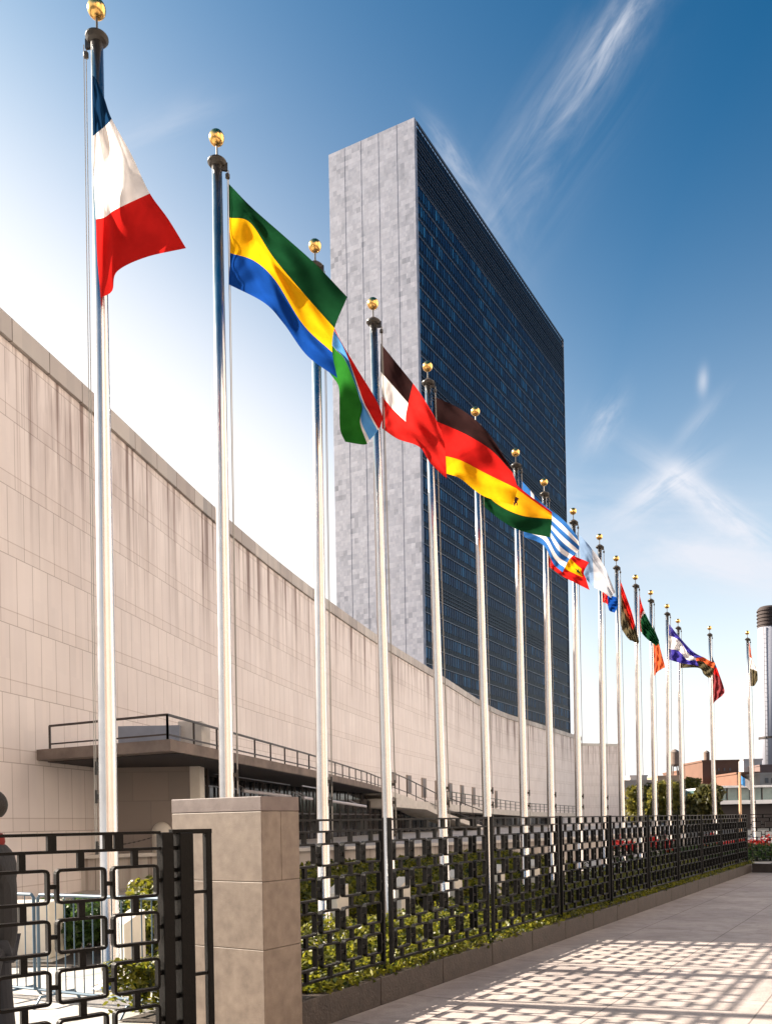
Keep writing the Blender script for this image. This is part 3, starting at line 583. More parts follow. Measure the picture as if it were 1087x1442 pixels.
# ------------------------------------------------------------------ planting
def leaves(name, pts, nrm_up, size, mats, kind=None, parent=None, aspect=.7, org=(0, 0, 0), frac=None):
    n = len(pts); pts = np.asarray(pts, float) - np.asarray(org, float)
    d = rng.normal(size=(n, 3)); d[:, 2] += nrm_up; d /= np.linalg.norm(d, axis=1)[:, None]
    a = np.cross(d, rng.normal(size=(n, 3))); a /= np.linalg.norm(a, axis=1)[:, None]; b = np.cross(d, a)
    s = size * rng.uniform(.55, 1.25, n)[:, None]
    v = np.empty((n, 6, 3))
    v[:, 0] = pts - a * s; v[:, 1] = pts - a * s * .4 + b * s * aspect * .62 + d * s * .12; v[:, 2] = pts + a * s * .35 + b * s * aspect * .5
    v[:, 3] = pts + a * s - d * s * .15; v[:, 4] = pts + a * s * .35 - b * s * aspect * .5; v[:, 5] = pts - a * s * .4 - b * s * aspect * .62 + d * s * .12
    me = bpy.data.meshes.new(name); me.vertices.add(n * 6); me.vertices.foreach_set('co', v.ravel())
    me.loops.add(n * 6); me.loops.foreach_set('vertex_index', np.arange(n * 6)); me.polygons.add(n); me.polygons.foreach_set('loop_start', np.arange(n) * 6); me.polygons.foreach_set('loop_total', np.full(n, 6))
    me.materials.append(mats); me.update(calc_edges=True); me.validate()
    o = bpy.data.objects.new(name, me); scn.collection.objects.link(o); o.location = org
    if parent: o.parent = parent; o.location = (0, 0, 0)
    if kind: tag(o, kind=kind)
    return o
def bump2(x, y, s=1.0): return .5 + .5 * (np.sin(x * 1.7 * s + 1.3 * np.sin(y * 1.1 * s)) * np.cos(y * 2.3 * s + .7 * np.sin(x * 2.9 * s)) + .5 * np.sin(x * 5.1 * s + y * 3.7 * s)) / 1.5
# near bed between the fence and the pole line
n = 70000; Yr = 7.2 + (26 - 7.2) * rng.random(n) ** 1.45; fr = rng.random(n)
Xf = .625 * Yr - 5 - .10; Xp = .578 * Yr - 7.95 + 1.35
over = rng.random(n) < .035; X = Xf + .02 + (Xp - Xf) * fr; X[over] = Xf[over] - .06 + .16 * rng.random(over.sum())
hmax = .20 + .10 * bump2(X, Yr, 1.5) + .38 * fr * (.4 + .6 * bump2(X, Yr)); hmax[over] = .30; Zr = hmax * rng.random(n) ** .45 + .04
Zr[over] = .24 + .10 * rng.random(over.sum())
o = leaves('ivy_bed', np.stack([X, Yr, Zr], 1),   .9, .037, M_leaf, 'stuff'); tag(o, 'low green ivy growing behind and through the foot of the long fence', 'ground cover')
sheet('planting_soil', [fl(7.0, -.22), fl(25.2, -.22), (.578 * 25.2 - 7.95 + 1.3, 26.2), (.578 * 7.4 - 7.95 + 1.3, 7.4)], .012, M_soil)
# second bed beyond the pole line
n = 60000; Yr = 10.6 + (26 - 10.6) * rng.random(n) ** 1.2; fr = rng.random(n) ** .8
X = .578 * Yr - 7.95 - .9 - fr * 3.2; keep = (X > -.305 * Yr)
hm = .22 + .50 * fr + .2 * bump2(X, Yr, .8); Zr = hm * rng.random(n) ** .4 + .03
o = leaves('hedge', np.stack([X, Yr, Zr], 1)[keep], .9, .06, M_leaf, 'stuff'); tag(o, 'clipped green hedge bed between the flagpoles and the low stone wall', 'hedge')
sheet('hedge_soil', [(.578 * 10.4 - 7.95 - .8, 10.4), (.578 * 26 - 7.95 - .8, 26), (.578 * 26 - 7.95 - 4.3, 26), (.578 * 10.4 - 7.95 - 4.3, 10.4)], .014, M_soil)
# dark shrubs at left
def shrub(x, y, w, h, nl, label, m_=None):
    r = thing('shrub', label, 'shrub', (x, y, 0)); q = rng.normal(size=(nl, 3)); q /= np.linalg.norm(q, axis=1)[:, None]; q *= rng.random(nl)[:, None] ** .35
    pts = np.stack([q[:, 0] * w * .5, q[:, 1] * w * .5, h * .52 + q[:, 2] * h * .46], 1) * (1 + .12 * np.sin(q[:, [0]] * 7 + q[:, [2]] * 5))
    leaves('foliage', pts, .5, .055, m_ or M_leafdark, parent=r)
    m = MB()
    for k in range(5): m.tube([(0, 0, 0), (random.uniform(-.1, .1), random.uniform(-.1, .1), h * .3), (random.uniform(-w, w) * .3, random.uniform(-w, w) * .3, h * .75)], [.02, .015, .006], 6)
    m.build('stem', M_bark, r)
for px, Z, w, h, lb in ((92, 11.6, 1.0, .72, 'dark green shrub behind the steel barrier, between cream block and pole'), (133, 12.2, 1.0, .70, 'dark green shrub just left of the nearest flagpole'),):
    c = P(px, 1300, Z); shrub(c.x, c.y, w, h, 2600, lb)
c = P(46, 1310, 11.0)
m = MB(); m.box((c.x, c.y, .40), (.62, .5, .72)); m.box((c.x, c.y, .02), (.74, .62, .04)); o = m.build('planter_block', M_wedge, bevel=.02); local(o, (c.x, c.y, 0)); o.location = (c.x, c.y, 0)
tag(o, 'squat cream stone block behind the steel barrier at the left', 'stone block')

# ------------------------------------------------------------------ steel crowd barriers
def barrier(a, b_, label):
    r = thing('crowd_barrier', label, 'barrier', a, 'steel crowd barriers'); d = (b_ - a); L = d.length; d.normalize(); Z3 = Vector((0, 0, 1)); per = Vector((d.y, -d.x, 0))
    m = MB(); m.tube([Z3 * .12, Z3 * 1.02, Z3 * 1.05 + d * .03, Z3 * 1.05 + d * (L - .03), Z3 * 1.02 + d * L, d * L + Z3 * .12, Z3 * .12], .017, 8); m.build('frame', M_barrier, r)
    m = MB(); k = int(L / .115)
    for i in range(1, k): m.tube([d * (L * i / k) + Z3 * .12, d * (L * i / k) + Z3 * 1.05], .0065, 6)
    m.build('bars', M_barrier, r)
    for s in (.25, L - .25):
        m = MB(); m.tube([d * s + per * .28, d * s + per * .2 + Z3 * .10, d * s - per * .2 + Z3 * .10, d * s - per * .28], .014, 6); m.build('foot', M_barrier, r)
ba = P(-60, 1255, 8.9); bb_ = P(228, 1267, 7.6); ba.z = bb_.z = 0
mid = ba + (bb_ - ba) * .42
barrier(ba, mid - (bb_ - ba).normalized() * .03, 'blue grey steel crowd barrier seen at the far left through the gate'); barrier(mid + (bb_ - ba).normalized() * .03, bb_, 'blue grey steel crowd barrier in front of the nearest flagpole')

# ------------------------------------------------------------------ low wall, terrace, bollards and chain
TZ = .97
rw = [(-16, 21.2), (-8.6, 22.4), (-1.35, 26.3), (3.6, 30.4), (8, 35), (14, 44)]
ret = thing('retaining_wall', 'low pale stone retaining wall in front of the entrance', 'low wall', (-8.6, 22.4, 0))
m = MB(); s = 0
for a, b_ in zip(rw, rw[1:]):
    a = Vector((*a, 0)); b_ = Vector((*b_, 0)); L = (b_ - a).length; Z3 = Vector((0, 0, 1))
    m.face([a, b_, b_ + Z3 * (TZ - .1), a + Z3 * (TZ - .1)], uv=[(s, 0), (s + L, 0), (s + L, TZ), (s, TZ)]); s += L
o = m.build('wall_face', M_retain, ret, fixn=False); local(o, ret.location)
m = MB()
for a, b_ in zip(rw, rw[1:]):
    a = Vector((*a, TZ - .05)); b_ = Vector((*b_, TZ - .05)); m.bar(a, b_, .34, .10)
o = m.build('coping', M_concrete, ret); local(o, ret.location)
sheet('terrace', [(-16, 21.25), (-8.6, 22.45), (-1.4, 26.35), (3.55, 30.45), (7.95, 35.05), (14, 44.1), (30, 80), (-20, 80), (-30, 40)], TZ - .004, M_plaza)
bol = []
for px, lb in ((51, 'round-topped stone bollard, left of the nearest flagpole'), (228, 'round-topped stone bollard just left of the stone pier'), (-110, 'round-topped stone bollard outside')):
    if px < 0: continue
    c = P(px, 1166, 23.6);  r = thing('bollard', lb, 'bollard', (c.x, c.y, TZ + .02), 'bollards along the terrace'); m = MB()
    m.lathe([(.27, -.02), (.27, .55)] + [(.27 * math.cos(R(a)), .55 + .27 * math.sin(R(a))) for a in range(10, 90, 10)] + [(.01, .82)], n=24); m.build('post', M_marble_plain, r, smooth=True)
    m = MB(); m.tube([(.25, 0, .42), (.29, 0, .42), (.29, 0, .38), (.25, 0, .38)], .012, 6); m.build('ring', M_blackmatt, r); bol.append(Vector((c.x, c.y, TZ)))
m = MB(); a = bol[0] + Vector((.27, 0, .42)); b_ = bol[1] + Vector((-.27, 0, .42)); pts = []
for k in range(45):
    t = k / 44; pts.append(a.lerp(b_, t) - Vector((0, 0, .22 * 4 * t * (1 - t))))
for k in range(44):
    m.bar(pts[k], pts[k + 1], .03 if k % 2 else .012, .012 if k % 2 else .03)
o = m.build('chain', M_blackmatt); local(o, a); o.location = a; tag(o, 'dark chain sagging between the two round-topped bollards', 'chain')

# ------------------------------------------------------------------ assembly hall with the sweeping wall
WP = [(0, 438), (134, 560), (300, 715), (420, 815), (530, 895), (610, 945), (700, 1000), (760, 1020), (818, 1038)]
wpts = []
for x, y in WP:
    a, b = un(x, y); Z = FP * (WALL_TOP - EYE) / b; wpts.append(Vector((a * Z / FP, Z, 0)))
wpts = [wpts[0] + (wpts[0] - wpts[1]).normalized() * 4.2] + wpts
def spline(pts, n):
    out = []
    for k in range(len(pts) - 1):
        p0 = pts[max(k - 1, 0)]; p1 = pts[k]; p2 = pts[k + 1]; p3 = pts[min(k + 2, len(pts) - 1)]
        L = (p2 - p1).length; m1 = (p2 - p0) / max((p2 - p0).length, 1e-6) * L; m2 = (p3 - p1) / max((p3 - p1).length, 1e-6) * L
        for j in range(n):
            t = j / n; out.append((2 * t**3 - 3 * t**2 + 1) * p1 + (t**3 - 2 * t**2 + t) * m1 + (-2 * t**3 + 3 * t**2) * p2 + (t**3 - t**2) * m2)
    out.append(pts[-1]); return out
wc = spline(wpts, 10)
hall = thing('assembly_hall', 'long pale limestone hall whose curved blank wall sweeps away behind the flagpoles', 'building', (-8, 20, 0))
def wnorm(i):
    d = (wc[min(i + 1, len(wc) - 1)] - wc[max(i - 1, 0)]).normalized(); return Vector((d.y, -d.x, 0))
def strip(off, z0, z1, name, mt, thick=None, i0=0, i1=None, uvz=0):
    m = MB(); s = 0; i1 = len(wc) - 1 if i1 is None else i1
    for i in range(i0, i1):
        a = wc[i] + wnorm(i) * off; b_ = wc[i + 1] + wnorm(i + 1) * off; L = (wc[i + 1] - wc[i]).length; za = Vector((0, 0, z0)); zb = Vector((0, 0, z1))
        m.face([a + za, b_ + za, b_ + zb, a + zb], uv=[(s, z0), (s + L, z0), (s + L, z1), (s, z1)])
        if thick:
            a2 = a - wnorm(i) * thick; b2 = b_ - wnorm(i + 1) * thick
            m.face([a + zb, b_ + zb, b2 + zb, a2 + zb], uv=[(s, z1), (s + L, z1), (s + L, z1 + thick), (s, z1 + thick)])
            m.face([b2 + za, a2 + za, a2 + zb, b2 + zb], uv=[(s + L, z0), (s, z0), (s, z1), (s + L, z1)])
            m.face([b_ + za, a + za, a2 + za, b2 + za], uv=[(s + L, z0), (s, z0), (s, z0), (s + L, z0)])
            if i == i0: m.face([a + za, a + zb, a2 + zb, a2 + za], uv=[(0, z0), (0, z1), (-thick, z1), (-thick, z0)])
            if i == i1 - 1: m.face([b_ + za, b2 + za, b2 + zb, b_ + zb], uv=[(s, z0), (s + thick, z0), (s + thick, z1), (s, z1)])
        s += L
    o = m.build(name, mt, hall, fixn=False); local(o, hall.location); return o
strip(0, 0, WALL_TOP - .55, 'facade_wall', M_gawall, thick=1.2)
strip(.10, WALL_TOP - .54, WALL_TOP, 'parapet', M_coping, thick=1.4)
# body of the building behind the wall (its roof and far side)
m = MB(); body = [wc[0] - wnorm(0) * 1.1] + [wc[i] - wnorm(i) * 1.1 for i in range(4, len(wc) - 1, 4)] + [wc[-1] - wnorm(len(wc) - 1) * 1.1, wc[-1] + Vector((-40, 8, 0)), wc[0] + Vector((-34, 14, 0))]
m.prism([(p.x, p.y) for p in body], 0, WALL_TOP - 1.2); o = m.build('roof_block', M_conc_dark, hall); local(o, hall.location)
# far return section, slightly set back with its own coping
e0 = wc[-1] + (wc[-1] - wc[-2]).normalized() * .02 - wnorm(len(wc) - 1) * .25; a_, b = un(877, 1049); Ze = FP * (WALL_TOP - 1.0 - EYE) / b; e1 = Vector((a_ * Ze / FP, Ze, 0)); d = (e1 - e0).normalized(); per = Vector((d.y, -d.x, 0)); L = (e1 - e0).length
m = MB(); Z3 = Vector((0, 0, 1)); h = WALL_TOP - 1.3
m.face([e0, e1, e1 + Z3 * h, e0 + Z3 * h], uv=[(0, 0), (L, 0), (L, h), (0, h)]); q = e1 - per * 12; m.face([e1, q, q + Z3 * h, e1 + Z3 * h], uv=[(0, 0), (12, 0), (12, h), (0, h)])
o = m.build('end_wall', M_gawall, hall, fixn=False); local(o, hall.location)
m = MB(); m.bar(e0 + Z3 * (h + .2) - per * .45, e1 + Z3 * (h + .2) + d * .1 - per * .45, 1.0, .4); o = m.build('end_coping', M_concrete, hall); local(o, hall.location)

# window slots in the wall
def wall_at(px):
    k = (px - CX) / FP; best = None
    for i in range(len(wc) - 1):
        a, b_ = wc[i], wc[i + 1]; fa = a.x - k * a.y; fb = b_.x - k * b_.y
        if fa * fb <= 0 and abs(fa - fb) > 1e-9:
            t = fa / (fa - fb); return a.lerp(b_, t), i
    return wc[-1], len(wc) - 2
M_slotframe = mat('slot_frame', (.30, .24, .20), .6)
for x0, x1, y0, y1 in ((552, 557, 1088, 1103), (572, 578.5, 1092, 1118), (593, 599.5, 1096, 1124), (612, 618, 1100, 1127), (630, 636.5, 1103, 1129), (647, 653, 1106, 1132), (663.5, 669, 1109, 1134), (680, 685, 1112, 1136), (696, 700, 1114, 1138)):
    xa = un((x0 + x1) / 2, 1110)[0] + CX; wp_, i = wall_at(xa); n_ = wnorm(i); d_ = Vector((-n_.y, n_.x, 0))
    zt = EYE + un((x0 + x1) / 2, y0)[1] * wp_.y / FP; zb = EYE + un((x0 + x1) / 2, y1)[1] * wp_.y / FP
    kx = (x1 - x0) / FP * wp_.y / max(.3, abs(d_.x - d_.y * (xa - CX) / FP))
    m = MB(); m.box(wp_ + n_ * .03 + Vector((0, 0, (zt + zb) / 2)), (kx, .1, zt - zb), (d_, n_, Z3)); o = m.build('window', M_slotframe, hall); local(o, hall.location)
    m = MB(); m.box(wp_ + n_ * .06 + Vector((0, 0, (zt + zb) / 2)), (kx * .74, .06, (zt - zb) * .92), (d_, n_, Z3)); g = m.build('pane', mat('brown_pane', (.07, .045, .04), .3) if 'brown_pane' not in bpy.data.materials else bpy.data.materials['brown_pane'], o); local(g, hall.location)

# entrance canopy
ST = 3.62; TK = .26
cw, ci = wall_at(un(55, 1060)[0] + CX)
c0 = Vector((cw.x - .2, cw.y, 0)); c1 = Q(240, 1041, ST); c2 = Q(440, 1084.5, ST); c3 = Q(520, 1104, ST); c4 = Q(540, 1110.5, ST)
inner = [wc[i] for i in range(ci + 1, len(wc)) if wc[i].y < c4.y - 1][::-3]
outer = [Vector((c.x, c.y)) for c in (c0, c1, c2, c3, c4)]
back = [Vector((w.x - .3, w.y)) for w in inner]; wb = wc[ci]
poly = [c0.to_2d(), c1.to_2d(), c2.to_2d(), c3.to_2d(), c4.to_2d()] + [w.to_2d() - Vector((.4, 0)) for w in [wc[min(len(wc) - 1, max(range(len(wc)), key=lambda i: -abs(wc[i].y - yy_)))] for yy_ in (c4.y + 1, c3.y - 2, 40, 33, 27)]]
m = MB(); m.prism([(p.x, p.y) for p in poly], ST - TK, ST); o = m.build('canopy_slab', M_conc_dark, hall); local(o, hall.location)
cen_ = sum(poly, Vector((0, 0))) / len(poly); m = MB(); m.prism([tuple(cen_ + (p - cen_) * .97) for p in poly], ST - TK - .02, ST - TK - .003); o = m.build('soffit_shade', M_darkint, hall); local(o, hall.location)  # thin dark plate under the slab, its colour standing in for shade
# ramp running down from the canopy
rp = [c4 + Vector((0, 0, 0))]
rp = [Vector((c4.x, c4.y, ST))] + [P(575, 1123, c4.y + 4.5), P(600, 1134, c4.y + 7.5), P(615, 1141, c4.y + 9), P(650, 1153, c4.y + 12), P(684, 1165, c4.y + 15)]
m = MB()
for k in range(len(rp) - 1):
    a, b_ = rp[k], rp[k + 1]; w = Vector((-1.0, .55, 0)).normalized() * 2.2
    m.prism([(a.x, a.y), (b_.x, b_.y), (b_.x + w.x, b_.y + w.y), (a.x + w.x, a.y + w.y)], [a.z - .3, b_.z - .3, b_.z - .3, a.z - .3], [a.z, b_.z, b_.z, a.z])
o = m.build('ramp', M_concrete, hall); local(o, hall.location)
# far gallery strip along the wall with a slab edge
gi = [i for i in range(len(wc)) if c4.y + 1 < wc[i].y < 118]
m = MB()
zs = lambda Y: 3.05 + (2.35 - 3.05) * (Y - c4.y) / (115 - c4.y)
for a, b_ in zip(gi, gi[1:]):
    pa, pb = wc[a] + wnorm(a) * 2.6, wc[b_] + wnorm(b_) * 2.6; qa, qb = wc[a] - wnorm(a) * .3, wc[b_] - wnorm(b_) * .3
    m.prism([(pa.x, pa.y), (pb.x, pb.y), (qb.x, qb.y), (qa.x, qa.y)], [zs(pa.y) - .5, zs(pb.y) - .5] * 1 + [zs(pb.y) - .5, zs(pa.y) - .5], [zs(pa.y), zs(pb.y), zs(pb.y), zs(pa.y)])
o = m.build('gallery_slab', M_concrete, hall); local(o, hall.location)
# railings
def railing(pts, hgt, step, name, mt, r=.028, mids=(.18,)):
    m = MB()
    for a, b_ in zip(pts, pts[1:]):
        L = (b_ - a).length; k = max(1, round(L / step)); up = Vector((0, 0, 1))
        m.bar(a + up * hgt, b_ + up * hgt, r * 1.4, r * 1.4)
        for q in mids: m.bar(a + up * q, b_ + up * q, r, r)
        for i in range(k + 1): m.bar(a.lerp(b_, i / k), a.lerp(b_, i / k) + up * hgt, r * 1.3, r * 1.3)
    o = m.build(name, mt, hall); local(o, hall.location); return o
ins = Vector((-.12, .1, 0))
rl = [Vector((c0.x + .55, c0.y - .2, ST)), Vector((c1.x - .1, c1.y + .15, ST)), Vector((c2.x - .12, c2.y, ST)), Vector((c3.x - .12, c3.y, ST)), Vector((c4.x - .1, c4.y, ST))]
railing(rl, .56, 1.55, 'railing', M_rail, .035, mids=(.12,))
railing([p + Vector((-.08, .05, 0)) for p in rp], 1.15, 1.6, 'railing', M_rail, .04, mids=(.3,))
gp = [wc[i] + wnorm(i) * 2.4 + Vector((0, 0, zs(wc[i].y))) for i in gi if wc[i].y > 62]
railing(gp, .95, 2.4, 'railing', M_railfar, .045, mids=(.3, .62))
# stone block, light pier end and dark glazing under the canopy
bz = 23.6
xa = un(133, 1120)[0] / FP * bz; xb = un(268, 1120)[0] / FP * bz; xc_ = un(282, 1120)[0] / FP * bz
def uvbox(name, x0, x1, y0, y1, z0, z1, mt):
    m = MB(); m.face([(x0, y0, z0), (x1, y0, z0), (x1, y0, z1), (x0, y0, z1)], uv=[(x0, z0), (x1, z0), (x1, z1), (x0, z1)]); m.face([(x1, y0, z0), (x1, y1, z0), (x1, y1, z1), (x1, y0, z1)], uv=[(y0, z0), (y1, z0), (y1, z1), (y0, z1)])
    m.face([(x0, y0, z1), (x1, y0, z1), (x1, y1, z1), (x0, y1, z1)], uv=[(x0, y0), (x1, y0), (x1, y1), (x0, y1)])
    o = m.build(name, mt, hall, fixn=False); local(o, hall.location); return o
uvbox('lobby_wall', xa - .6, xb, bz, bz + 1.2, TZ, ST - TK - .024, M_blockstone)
m = MB(); m.prism([(xb + .003, bz - .03), (xc_, bz - .03), (xc_, bz + .6), (xb + .003, bz + .6)], TZ, ST - TK - .024); o = m.build('wall_end_pier', M_marble_plain, hall); local(o, hall.location)
gl = [Vector((xc_ - .1, bz + 1.2, 0))] + [wc[i] + wnorm(i) * (1.0 if wc[i].y < 50 else .5) for i in range(len(wc)) if bz + 4 < wc[i].y < 116]
m = MB(); s = 0
for a, b_ in zip(gl, gl[1:]): m.face([a + Z3 * TZ, b_ + Z3 * TZ, b_ + Z3 * min(ST - TK - .01, zs(b_.y) - .1 if b_.y > c4.y else 9), a + Z3 * min(ST - TK - .01, zs(a.y) - .1 if a.y > c4.y else 9)])
o = m.build('entrance_glazing', M_darkglass, hall, fixn=False); local(o, hall.location)
m = MB()
for a, b_ in zip(gl, gl[1:]):
    L = (b_ - a).length; k = max(1, int(L / 1.5))
    m.bar(a + Z3 * 2.15, b_ + Z3 * 2.15, .07, .07)
    for i in range(k):
        p = a.lerp(b_, i / k) + Vector((.06, -.05, 0)); m.bar(p + Z3 * TZ, p + Z3 * (min(ST - TK, zs(p.y) - .1) if p.y > c4.y else ST - TK) - Z3 * .02, .06, .06)
o = m.build('mullions', M_rail, hall); local(o, hall.location)
for x0, y0, x1, y1, ZZ in ((342, 1114, 409, 1122, 27.2), (427, 1124, 439, 1125.5, 30), (463, 1128, 515, 1136, 33.0)):
    a = P(x0, y0, ZZ); b_ = P(x1, y1, ZZ + (x1 - x0) * .05); m = MB(); m.tube([a, b_], .055, 10); m.bar(a.lerp(b_, .15), a.lerp(b_, .15) + Vector((-.5, .6, .25)), .03, .03); m.bar(a.lerp(b_, .85), a.lerp(b_, .85) + Vector((-.5, .6, .25)), .03, .03)
    o = m.build('door_header', M_tubelight, hall); local(o, hall.location)
for x0, y0, x1, y1, ZZ in ((284, 1087, 408, 1106, 26.6), (284, 1106, 335, 1112, 26.8), (425, 1107, 455, 1112, 30)):
    a = P(x0, y0, ZZ); b_ = P(x1, y1, ZZ + (x1 - x0) * .05); m = MB(); m.bar(a, b_, .05, .035); o = m.build('door_header', M_bluebox, hall); local(o, hall.location)
# boxes on the canopy
a = P(166, 1015, 21.0); b_ = P(252, 1008, 21.0)
m = MB(); m.box(((a.x + b_.x) / 2, 21.6, ST + .28), (b_.x - a.x, 1.2, .56)); o = m.build('rooflight_box', M_bluebox, hall); local(o, hall.location)
a = P(250, 1010, 21.2); b_ = P(284, 1010, 21.2)
m = MB(); m.box(((a.x + b_.x) / 2, 21.7, ST + .34), (b_.x - a.x, 1.0, .68)); o = m.build('vent_box', M_concrete, hall, bevel=.02); local(o, hall.location)

# ------------------------------------------------------------------ the tower
TT = 152.0
def tp(x, y):
    a, b = un(x, y); Z = FP * TT / b; return Vector((a * Z / FP, Z, 0))
A = tp(462.7, 217.6); B = tp(583, 164.5); D = tp(793.8, 479)
tower = thing('office_tower', 'tall slab skyscraper with a blank grey marble end and dark blue glass side', 'skyscraper', B)
ld = (D - B).normalized(); LL = (D - B).length; nd = Vector((ld.y, -ld.x, 0)); wdv = (B - A); WW = wdv.length; wdn = wdv.normalized()
H = TT + EYE; back = A + (D - B)
m = MB(); EW = 1.1     # end walls wrap round as a marble frame
def q4(m, p, q, z0, z1, s0=0): L = (q - p).length; m.face([p + Z3 * z0, q + Z3 * z0, q + Z3 * z1, p + Z3 * z1], uv=[(s0, z0), (s0 + L, z0), (s0 + L, z1), (s0, z1)])
q4(m, A, B, 0, H); q4(m, B, B + ld * EW, 0, H, 3); q4(m, A + ld * EW, A, 0, H, 5)
m.face([A + Z3 * H, B + Z3 * H, B + ld * EW + Z3 * H, A + ld * EW + Z3 * H], uv=[(0, 0), (WW, 0), (WW, 1), (0, 1)])
m.face([B + ld * EW + Z3 * 0, B + ld * EW - nd * 2, B + ld * EW - nd * 2 + Z3 * H, B + ld * EW + Z3 * H], uv=[(0, 0), (2, 0), (2, H), (0, H)])
o = m.build('marble_end_wall', M_tower_stone, tower, fixn=False); local(o, B)
m = MB(); q4(m, D - ld * .5, D, 0, H); q4(m, D, back, 0, H); m.face([D - ld * .5 + Z3 * H, D + Z3 * H, back + Z3 * H, back - ld * .5 + Z3 * H], uv=[(0, 0), (1, 0), (1, 5), (0, 5)]); o = m.build('marble_end_wall', M_tower_stone, tower, fixn=False); local(o, B)
M_jt = mat('joint', (.31, .315, .36), .8)
m = MB()
for f_ in (.19, .385, .59, .80):
    p = A.lerp(B, f_); nn = Vector((wdn.y, -wdn.x, 0)); m.box(p + nn * .01 + Z3 * H / 2, (.035, .05, H), (wdn, nn, Z3))
o = m.build('movement_joint', M_jt, tower); local(o, B)

def glassmat(name, dark, light, rough, cellw=1.22, cellh=3.7, litp=.14, spec=.2):
    m = bpy.data.materials.new(name); m.use_nodes = True; t = m.node_tree; b = t.nodes['Principled BSDF']; b.inputs['Roughness'].default_value = rough; b.inputs['Specular IOR Level'].default_value = spec
    tcn = N(t, 'ShaderNodeTexCoord'); s = N(t, 'ShaderNodeSeparateXYZ'); t.links.new(tcn.outputs['UV'], s.inputs[0]); c = N(t, 'ShaderNodeCombineXYZ')
    t.links.new(math_n(t, 'FLOOR', math_n(t, 'DIVIDE', s.outputs[0], cellw)), c.inputs[0]); t.links.new(math_n(t, 'FLOOR', math_n(t, 'DIVIDE', s.outputs[1], cellh)), c.inputs[1])
    wn = N(t, 'ShaderNodeTexWhiteNoise', noise_dimensions='2D'); t.links.new(c.outputs[0], wn.inputs['Vector'])
    nz = N(t, 'ShaderNodeTexNoise'); nz.inputs['Scale'].default_value = .06; nz.inputs['Detail'].default_value = 3; t.links.new(tcn.outputs['UV'], nz.inputs['Vector'])
    kk = N(t, 'ShaderNodeMapRange'); kk.inputs[1].default_value = .4; kk.inputs[2].default_value = .62; kk.inputs[3].default_value = .25; kk.inputs[4].default_value = 1.4; t.links.new(nz.outputs[0], kk.inputs[0])
    k = math_n(t, 'MULTIPLY', math_n(t, 'POWER', wn.outputs['Value'], 3.0), kk.outputs[0]); mx = N(t, 'ShaderNodeMix', data_type='RGBA'); mx.inputs[6].default_value = (*dark, 1); mx.inputs[7].default_value = (*light, 1)
    t.links.new(k, mx.inputs[0]); t.links.new(mx.outputs[2], b.inputs['Base Color']); return m
M_win = glassmat('blue_window_glass', (.003, .018, .065), (.03, .15, .30), .15)
M_span = glassmat('dark_spandrel_glass', (.007, .010, .022), (.012, .018, .032), .2)
M_louvre = mat('louvre_metal', (.045, .05, .065), .5)
M_sill = mat('aluminium_sill', (.22, .21, .23), .4, metal=.4)
M_mull = mat('aluminium_mullion', (.012, .018, .03), .4, metal=.4)
g0 = B + ld * EW; g1 = D - ld * .5; GL = (g1 - g0).length; FLH = 3.72
m = MB(); q4(m, g0 - nd * .25, g1 - nd * .25, 0, H - .8); m.face([g0 - nd * .25 + Z3 * (H - .8), g1 - nd * .25 + Z3 * (H - .8), g1 - nd * (WW - .3) + Z3 * (H - .8), g0 - nd * (WW - .3) + Z3 * (H - .8)], uv=[(0, 0)] * 4); q4(m, g1 - nd * (WW - .3), g0 - nd * (WW - .3), 0, H - .8)
o = m.build('spandrel_glass', M_span, tower, fixn=False); local(o, B)
nf = int((H - 2.5) / FLH); z_base = H - nf * FLH - 2.2
LOUV = {}
for k in range(nf):
    z = z_base + k * FLH
    if z < 5: continue
    lv = any(abs(z + FLH / 2 - c) < w for c, w in ((53.3, 2.0), (97.4, 2.0), (147.5, 6.5)))
    m = MB()
    if lv:
        q4(m, g0 - nd * .2, g1 - nd * .2, z + .3, z + 3.4)
        o = m.build('louvre_band', M_span, tower, fixn=False); local(o, B)
        m = MB()
        for j in range(4): zz = z + .45 + j * .85; m.bar(g0 - nd * .1 + Z3 * zz, g1 - nd * .1 + Z3 * zz, .1, .16)
        o2 = m.build('louvre_slats', M_louvre, o); local(o2, B)
    else:
        q4(m, g0 - nd * .2, g1 - nd * .2, z + 1.15, z + 3.4); o = m.build('window_strip', M_win, tower, fixn=False); local(o, B)
        m = MB(); m.bar(g0 - nd * .07 + Z3 * (z + 3.55), g1 - nd * .07 + Z3 * (z + 3.55), .16, .14); o = m.build('window_sill', M_sill, tower); local(o, B)
m = MB(); nm = int(GL / 1.22)
for j in range(nm + 1):
    p = g0 + ld * (GL * j / nm) - nd * .1; m.bar(p + Z3 * 3, p + Z3 * (H - .5), .10, .10, up=ld)
o = m.build('mullions', M_mull, tower); local(o, B)
m = MB(); m.bar(g0 + Z3 * (H - .4), g1 + Z3 * (H - .4), .3, .6); o = m.build('roof_edge', M_louvre, tower); local(o, B)

